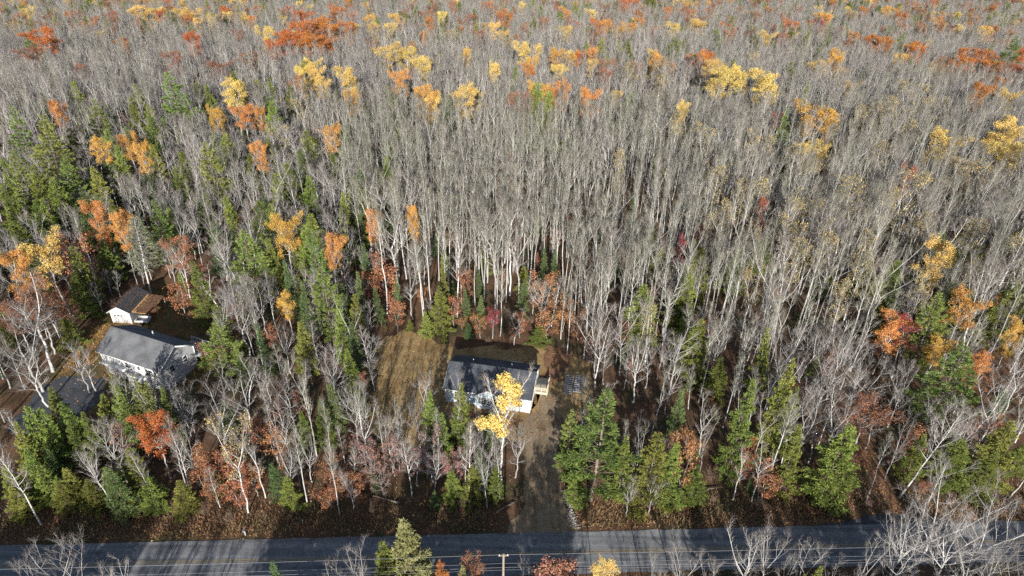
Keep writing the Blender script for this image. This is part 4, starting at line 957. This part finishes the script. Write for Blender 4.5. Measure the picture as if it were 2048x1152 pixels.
    'amber': '''-79.1 116 17 4.6 ; -74 114.3 16 3.6 ; -42.8 114.3 17 4.9 ROUNDAMBER ; -33.5 109.5 15 4.1 ; -38.3 97.2 10 3.1 ; -83.6 99 16 4.3 ; -123.8 183.2 15 4.6 ; -86.6 152.3 15 3.8 ; -60.3 155 14 4.1 ; -47.1 168.6 14 5.1 ; -74.9 184.9 14 5.5 ; -69.5 183.8 14 3.6 ; -80.4 179.7 15 4.8 ; -100.4 159.5 13 5.5 ; -95.4 162.9 13 4.5 ; -47.4 198.8 15 4.4 ; -36.7 217.8 17 5.3 ; -19.4 275.1 15 4.6 ; -42.7 336 14 4.6 ; -27.2 118.9 15 3.1 ; -19.5 122 15 2.4 ; 15.5 257.6 18 6.5 ; 6.7 263.2 14 4.8 ; 5 204 17 3.6 ; 8.3 202.4 17 3.8 ; 12.6 201.5 18 6.7 ; 21.2 195.1 18 6.6 ; 48.6 350.2 16 6.6 ; 30.4 278.2 16 4.6 ; 52.4 267.4 16 5.2 ; 68.9 407.2 15 6.5 ; 79.9 179.2 18 10.7 BIGAMBER ; 131 292.3 15 5.3 ; 178.1 497.1 13 9.8 ; 135.8 455 13 9 ; 245.1 419.6 14 7.3 ; 112.5 232.7 13 5 ; 70 81.5 12 3.8 ; 75.2 95 14 5 ; 79.6 88.8 13 3.2 ; 61.2 90.8 12 4.9 ; 68.4 88.3 10 4.8 ; 123 262.9 12 5.6''',
    'pinesparse': '''-70 111.3 16 5.6 DYINGPINE''',
    'red': '''72.5 187.6 14 2.8 ; 171.5 411 15 8.2 ; 136.4 511.6 15 6 ; 140.8 399.6 13 10.7 ; 268.2 478.6 13 5.7 ; 63.9 89.8 12 4.8 ; 51.3 127.6 15 1.6 ; 32.4 116.6 12 1.6 ; -3.3 98.8 6 2.8 ; 90.2 148.3 14 4.6''',
}

NAME = dict(aspen='aspen_tree', birch='birch_tree', maple='maple_tree', gold='yellow_maple', amber='orange_maple', rust='red_oak', rust2='brown_oak', red='red_maple',
            goldsparse='thinning_aspen', beech='beech_sapling', pink='hawthorn_tree', shrub='shrub', pine='white_pine', spruce='spruce_tree', hemlock='hemlock_tree', pinesparse='dying_pine', housegold='golden_birch', pinkfull='pale_oak', bigmaple='old_maple', olive='olive_hemlock')
DESC = dict(aspen='leafless pale aspen', birch='leafless white birch', maple='leafless grey maple', gold='golden-yellow maple', amber='amber-orange maple', rust='rust-orange oak',
            rust2='thin brown-leaved oak', red='dull red maple', goldsparse='half-bare tree with scattered yellow leaves', beech='russet-leaved beech sapling', pink='bare twiggy tree with pinkish leaves',
            shrub='leafless brown thicket shrub', pine='layered green pine', spruce='narrow green spruce', hemlock='dense green hemlock', pinesparse='dying pine', housegold='golden birch', pinkfull='reddish-brown oak', bigmaple='big spreading leafless maple', olive='olive-green hemlock')
MANUAL = dict(
    GOLDBIRCH='leaning white birch with thin golden leaves by the mailbox', RUSTOAK='bright rust-orange oak standing between the road and the grey-roofed house',
    BROWNBIRCH='tall bare white-stemmed tree beside the leafy grass left of the grey house'.replace(' left of', ' next to'), HOUSEPINE='full green pine at the gable end of the grey-roofed house',
    HOUSEGOLD='tall golden-leaved tree rising in front of the pale blue house', DRIVEPINE='biggest broad green pine beside the dirt driveway', DRIVEPINE2='shorter dark pine leaning over the dirt driveway edge',
    CORNERHEM='broad full hemlock at the mouth of the dirt side track', CORNERMAPLE='brown-leaved spreading oak above the dirt side track', RHEM='round bright green hemlock past the dirt side track',
    SOUTHHEM='large olive-green hemlock overhanging the paved road on the pole side', SOUTHSPRUCE='lone spruce tip showing against the paved road', SOUTHDARKRED='dark red-brown oak top beside the olive hemlock at the pole',
    SOUTHOLIVE='small olive hemlock top between the large hemlock and the utility pole', SOUTHREDBROWN='round reddish-brown oak top beside the utility pole', SOUTHGOLD='pale yellow treetop against the paved road',
    LEFTGOLD='broad bright yellow tree past the white garage', DYINGPINE='tall dying pine with bare pale trunk behind the white garage', ROUNDAMBER='round orange maple alone between the two house clearings',
    BIGAMBER='big yellow-orange maple beside two dark pines in the bare wood')

def zone(x, y):
    if y < 49.5: return 'on the utility-pole side of the road'
    if y < 84:
        if x < -45: return 'between the road and the grey-roofed house'
        if x < -20: return 'in the roadside strip between the two lots'
        if x < 2: return 'between the road and the blue house'
        if x < 36: return 'in the roadside wood past the driveway'
        return 'near the dirt side track by the road'
    if y < 122:
        if x < -47: return 'around the white garage and grey-roofed house'
        if x < -24: return 'between the grey house and the tan lawn'
        if x < 15: return "along the back of the blue house's lawn"
        if x < 45: return "in the wood beside the blue house's lawn"
        return 'in the wood above the dirt side track'
    if y < 195:
        if x < -38: return 'in the mixed wood behind the white garage'
        if x < 40: return 'in the dense grey stand behind the blue house'
        return 'in the tan-grey wood far behind the side track'
    if x < -60: return 'far back in the wood behind the garage side'
    if x < 60: return 'far back in the wood behind the grey stand'
    return 'far back in the wood behind the side-track side'

rng = random.Random(5)
counts = {}
def put(kind, x, y, h, w=0, label=None, group=None):
    P = PROTO[kind]; p = P[rng.randrange(len(P))]
    sz = h / p['h']; sx = (w / p['w']) if w else sz * rng.uniform(.9, 1.1)
    sx = max(.45 * sz, min(1.9 * sz, sx))
    e = empty(NAME[kind], (x, y, zg(y) - .02), rng.uniform(0, 6.283))
    e.scale = (sx, sx, sz)
    e.rotation_euler = (rng.gauss(0, .032), rng.gauss(0, .032), rng.uniform(0, 6.283)) if kind != 'housegold' else (0, 0, 0)
    tag(e, label, 'shrub' if kind == 'shrub' else ('sapling' if kind == 'beech' else 'tree'), group)
    for nm, me in p['parts']:
        o = bpy.data.objects.new(nm, me); COL.objects.link(o); o.parent = e
    counts[kind] = counts.get(kind, 0) + 1
    return e

hand = []
for kind, txt in HAND.items():
    for item in txt.split(';'):
        f = item.split(); hand.append((kind, float(f[0]), float(f[1]), float(f[2]), float(f[3]), f[4] if len(f) > 4 else ''))
SHORT = dict(gold='yellow maple', amber='orange maple', rust='rust oak', rust2='brown oak', red='red maple', goldsparse='yellowing aspen', beech='russet sapling', pink='pinkish tree', pine='pine', spruce='spruce',
             hemlock='hemlock', birch='white birch', pinesparse='dying pine', housegold='golden birch', pinkfull='reddish oak')
def describe(kind, x, y, h, w, reach):
    """label and group: size, kind, where it stands, what stands next to it"""
    z = zone(x, y); nom = PROTO[kind][0]
    big = 'tall' if h > nom['h'] * 1.06 else ('low' if h < nom['h'] * .72 else '')
    fat = '' if not w else ('broad' if w / h > 1.35 * nom['w'] / nom['h'] else ('slim' if w / h < .68 * nom['w'] / nom['h'] else ''))
    near = min((math.hypot(x - a[1], y - a[2]), a[0]) for a in hand if a[0] != kind and a[0] in SHORT)
    words = ' '.join(t for t in (big, fat, DESC[kind], z) if t)
    if near[0] < reach:
        n = SHORT[near[1]]; nb = ' beside ' + ('an ' if n[0] in 'aeiou' else 'a ') + n
        if len((words + nb).split()) <= 16: words += nb
    return words, DESC[kind] + ('s ' if kind in ('beech', 'shrub', 'aspen', 'maple', 'pine', 'spruce', 'hemlock', 'red', 'gold', 'amber') else ' trees ') + z
for kind, x, y, h, w, tg in hand:
    if tg: put(kind, x, y, h, w, MANUAL[tg])
    else: put(kind, x, y, h, w, *describe(kind, x, y, h, w, 9))

# ---- the woods between: jittered rows of bare hardwoods with undergrowth
def half_width(y): return .74 * (.839 * y + 40.8) + 22
NOFILL = [LAWN, YARD, [(-.8, 56), (2, 62), (1.5, 76), (9.5, 76), (8, 63), (10, 56)], [(48.5, 58), (57, 58), (55, 70), (60, 85), (55, 86), (50.5, 72)], [(-75.5, 73), (-76, 88), (-63, 88), (-63, 73)]]
# sight lines kept open over the two houses and the lawn: (x/y from, to, where the view must reach the ground)
OPEN = [(-.135, .085, 79.5), (-.30, -.135, 75.0), (-.82, -.58, 84.0)]
FEATURE = [(x, y, h, w or 5.0) for k, x, y, h, w, t in hand if k not in ('aspen', 'maple', 'bigmaple', 'birch', 'beech', 'shrub', 'pink')]
FROW = {}
for f in FEATURE: FROW.setdefault(int(f[1] // 10), []).append(f)
def limit(X, Y):
    """tallest tree that may stand here without hiding a house or a picked-out tree behind it"""
    m = 40.0
    for a, b, yb in OPEN:
        if a < X / Y < b and Y < yb: m = min(m, 75 - 74 * Y / yb)
    for r in (int(Y // 10), int(Y // 10) + 1):
        for fx, fy, fh, fw in FROW.get(r, ()):
            if 0 < fy - Y < 11 and abs(X * fy / Y - fx) < fw / 2 + 1.3:
                m = min(m, 75 - (75 - fh * .5) * Y / fy)
    return m
taken = {}
def free(x, y, d):
    c = (int(x // 4), int(y // 4))
    for i in (-1, 0, 1):
        for j in (-1, 0, 1):
            for a, b in taken.get((c[0] + i, c[1] + j), ()):
                if (a - x) ** 2 + (b - y) ** 2 < d * d: return False
    return True
def take(x, y): taken.setdefault((int(x // 4), int(y // 4)), []).append((x, y))
for k_, x, y, h, w, tg in hand: take(x, y)
def noise2(x, y, s):
    return math.sin(x / s + 1.3 * math.sin(y / s * .7 + 2)) * math.cos(y / s * 1.1 + 1.7 * math.sin(x / s * .6))

fill = []      # kind, x, y, h
y = 60.0
while y < 620:
    sp = 2.9 if y < 130 else (3.0 if y < 200 else (3.4 if y < 300 else 3.9))
    hw = half_width(y); x = -hw
    while x < hw:
        X = x + rng.uniform(-.5, .5) * sp * .95; Y = y + rng.uniform(-.5, .5) * sp * .95; x += sp
        if Y < road_y(X) + ROAD_HALF + 2.2: continue
        if any(inside((X, Y), p) for p in NOFILL): continue
        if not free(X, Y, 1.5): continue
        aspen_zone = X > -27 - (Y - 100) * .28 and 93 < Y < 196
        belt = Y < 84
        r = rng.random(); n = noise2(X, Y, 17)
        if aspen_zone:
            if r > .90 + .08 * n: continue
            k = 'aspen' if rng.random() < (.93 if X < 45 else .78) else rng.choice(('maple', 'birch'))
            h = rng.uniform(16, 22.5) if Y > 105 or X > 14 else rng.uniform(14, 20)
        elif belt:
            if r > .42 + .15 * n: continue
            k = rng.choice(('aspen', 'maple', 'birch', 'maple')); h = rng.uniform(8, 14) if k != 'aspen' else rng.uniform(12, 17)
        else:
            if r > .78 + .2 * n: continue
            k = rng.choices(('aspen', 'maple', 'birch'), (4, 4, 2) if Y > 190 else (3, 5, 3))[0]
            h = rng.uniform(11, 17) if Y < 190 else rng.uniform(13, 19)
            if k == 'aspen': h *= 1.1
        h *= .92 + .1 * noise2(X, Y, 31); lim = limit(X, Y)
        if h > lim:
            if lim < 7: continue
            h = lim * rng.uniform(.8, 1)
            if k == 'aspen' and h < 11: k = 'maple'
        if X < -28 and 88 < Y < 215 and rng.random() < .13 + .12 * noise2(X, Y, 13): k = rng.choice(('hemlock', 'spruce', 'hemlock', 'pine')); h = rng.uniform(8, 15)
        elif X > 22 and 84 < Y < 125 and rng.random() < .07: k = 'hemlock'; h = rng.uniform(7, 13)
        elif X > 28 and 105 < Y < 270 and noise2(X, Y, 25) > .4 and rng.random() < .11: k = 'goldsparse'
        if h > lim: h = lim * .95
        if Y > 330 and rng.random() < .075: k = rng.choices(('rust', 'rust2', 'hemlock', 'gold', 'amber', 'pine'), (2, 5, 7, 1.5, 1.5, 1.5))[0]
        elif Y > 185 and rng.random() < (.16 if noise2(X + 90, Y, 38) > .55 else .012): k = rng.choices(('gold', 'amber', 'rust', 'rust2', 'hemlock', 'pine'), (3, 2, 1, 2, 2, .5) if noise2(X, Y - 50, 60) > 0 else (.5, 1, 3, 3, 5, 1))[0]
        take(X, Y); fill.append((k, X, Y, h))
    y += sp
under = []
y = 59.5
while y < 330:
    sp = 4.4 if y < 130 else 5.6
    hw = half_width(y); x = -hw
    while x < hw:
        X = x + rng.uniform(-.5, .5) * sp; Y = y + rng.uniform(-.5, .5) * sp; x += sp
        if Y < road_y(X) + ROAD_HALF + 2.5 or any(inside((X, Y), p) for p in NOFILL): continue
        if not free(X, Y, .9): continue
        low = limit(X, Y) < 7
        r = rng.random(); n = noise2(X + 40, Y, 23)
        if r < .16 + .10 * n: under.append(('spruce' if rng.random() < .55 else 'hemlock', X, Y, rng.uniform(2.0, 4.5) if low else rng.uniform(2.5, 7.5)))
        elif r < .34: under.append(('beech', X, Y, rng.uniform(2.2, 4) if low else rng.uniform(2.8, 6)))
        elif r < .80: under.append(('shrub', X, Y, rng.uniform(1.4, 3.0)))
    y += sp
stuff_pts = []
LIMIT = dict(goldsparse=290, gold=290, amber=290, rust=290, rust2=290, pine=290, aspen=290, maple=290, birch=290, spruce=290, hemlock=290, beech=290, shrub=290)
for k, X, Y, h in sorted(fill + under, key=lambda t: (t[2] ** 2 + t[1] ** 2 * .5) * (1.0 if t[0] in ('aspen', 'maple', 'birch') else 1.0)):
    vis = abs(X) < half_width(Y) - 23
    if counts.get(k, 0) < LIMIT[k] and vis:
        put(k, X, Y, h, 0, *describe(k, X, Y, h, 0, 6))
    else: stuff_pts.append((k, X, Y, h))

# ---- trees of the wood on the pole side that stand behind the picture and shade the road
rs2 = random.Random(77)
def south(k, x, y, h):
    h = min(h, min(75 - 1.53 * y, 8.5 + (46 - y) * .42) * rs2.uniform(.82, 1))
    if h > 5 and math.hypot(x, y) > 6: stuff_pts.append((k, x, y, h))
for i in range(900):
    x = rs2.uniform(-95, 95); y = rs2.uniform(-6, 41)
    sunny = (-47 < x < -31) or (8 < x < 24)
    if sunny:
        if rs2.random() < .72: continue
        south('aspen', x, y, rs2.uniform(13, 20))
    else:
        k = rs2.choices(('aspen', 'maple', 'hemlock', 'pine'), (3, 2, 5, 2))[0]
        south(k, x, y, rs2.uniform(11, 21) if k != 'hemlock' else rs2.uniform(9, 16))
for x, y, h in ((5.5, 31, 16), (2.5, 26, 18), (-4, 30, 16.5), (-14, 30, 16.5), (-20, 27, 18), (30, 30, 16), (36, 28, 17.5), (42, 30, 16), (-56, 30, 16)):
    stuff_pts.append(('pine', x, y, h))

# ---- everything past the countable trees: one mass of woodland, instanced on points
def flat_mesh(p, name):
    """trunk and crown of a prototype in one mesh"""
    vs = []; polys = []; mi = []; mats = []; off = 0; groups = {}
    for nm, me in p['parts']:
        nv = len(me.vertices); co = np.empty(nv * 3, np.float32); me.vertices.foreach_get('co', co)
        npol = len(me.polygons); li = np.empty(len(me.loops), np.int32); me.loops.foreach_get('vertex_index', li)
        m0 = np.empty(npol, np.int32); me.polygons.foreach_get('material_index', m0)
        vs.append(co.reshape(-1, 3)); polys.append(li.reshape(-1, 4) + off); mi.append(m0 + len(mats)); off += nv
        mats += list(me.materials)
    return new_mesh(name, np.concatenate(vs), [np.concatenate(polys)], mats, np.concatenate(mi))
lib = bpy.data.collections.new('woodland_library')
index = {}
i = 0
for k in ('aspen', 'birch', 'maple', 'spruce', 'hemlock', 'beech', 'shrub', 'pine', 'gold', 'amber', 'rust', 'rust2', 'goldsparse'):
    for p in PROTO[k][:7 if k == 'aspen' else 4]:
        o = bpy.data.objects.new('lib_%03d' % i, flat_mesh(p, 'woodland_%03d' % i)); lib.objects.link(o)
        index.setdefault(k, []).append((i, p)); i += 1
pts = []; idx = []; rot = []; scl = []
for k, X, Y, h in stuff_pts:
    j, p = rng.choice(index[k]); s = h / p['h']; sx = s * rng.uniform(.9, 1.15)
    pts.append((X, Y, zg(Y) - .02)); idx.append(j); rot.append((rng.gauss(0, .032), rng.gauss(0, .032), rng.uniform(0, 6.283))); scl.append((sx, sx, s))
me = bpy.data.meshes.new('woodland'); me.from_pydata(pts, [], [])
at_i = me.attributes.new('pick', 'INT', 'POINT'); at_i.data.foreach_set('value', idx)
at_r = me.attributes.new('turn', 'FLOAT_VECTOR', 'POINT'); at_r.data.foreach_set('vector', np.array(rot, np.float32).ravel())
at_s = me.attributes.new('grow', 'FLOAT_VECTOR', 'POINT'); at_s.data.foreach_set('vector', np.array(scl, np.float32).ravel())
wood = bpy.data.objects.new('woodland', me); COL.objects.link(wood)
tag(wood, 'mass of bare grey autumn woodland with undergrowth stretching to the horizon', 'woodland', kind='stuff')
ng = bpy.data.node_groups.new('plant_woodland', 'GeometryNodeTree')
ng.interface.new_socket('Geometry', in_out='INPUT', socket_type='NodeSocketGeometry'); ng.interface.new_socket('Geometry', in_out='OUTPUT', socket_type='NodeSocketGeometry')
gi = ng.nodes.new('NodeGroupInput'); go = ng.nodes.new('NodeGroupOutput'); ip = ng.nodes.new('GeometryNodeInstanceOnPoints'); ci = ng.nodes.new('GeometryNodeCollectionInfo')
ci.inputs['Collection'].default_value = lib; ci.inputs['Separate Children'].default_value = True; ci.inputs['Reset Children'].default_value = True
def attr(nm, ty):
    n = ng.nodes.new('GeometryNodeInputNamedAttribute'); n.data_type = ty; n.inputs['Name'].default_value = nm; return n.outputs['Attribute']
er = ng.nodes.new('FunctionNodeEulerToRotation')
ng.links.new(gi.outputs[0], ip.inputs['Points']); ng.links.new(ci.outputs[0], ip.inputs['Instance']); ip.inputs['Pick Instance'].default_value = True
ng.links.new(attr('pick', 'INT'), ip.inputs['Instance Index']); ng.links.new(attr('turn', 'FLOAT_VECTOR'), er.inputs[0]); ng.links.new(er.outputs[0], ip.inputs['Rotation'])
ng.links.new(attr('grow', 'FLOAT_VECTOR'), ip.inputs['Scale']); ng.links.new(ip.outputs[0], go.inputs[0])
mod = wood.modifiers.new('plant', 'NODES'); mod.node_group = ng
print('PLANTED', counts, 'stuff', len(stuff_pts))
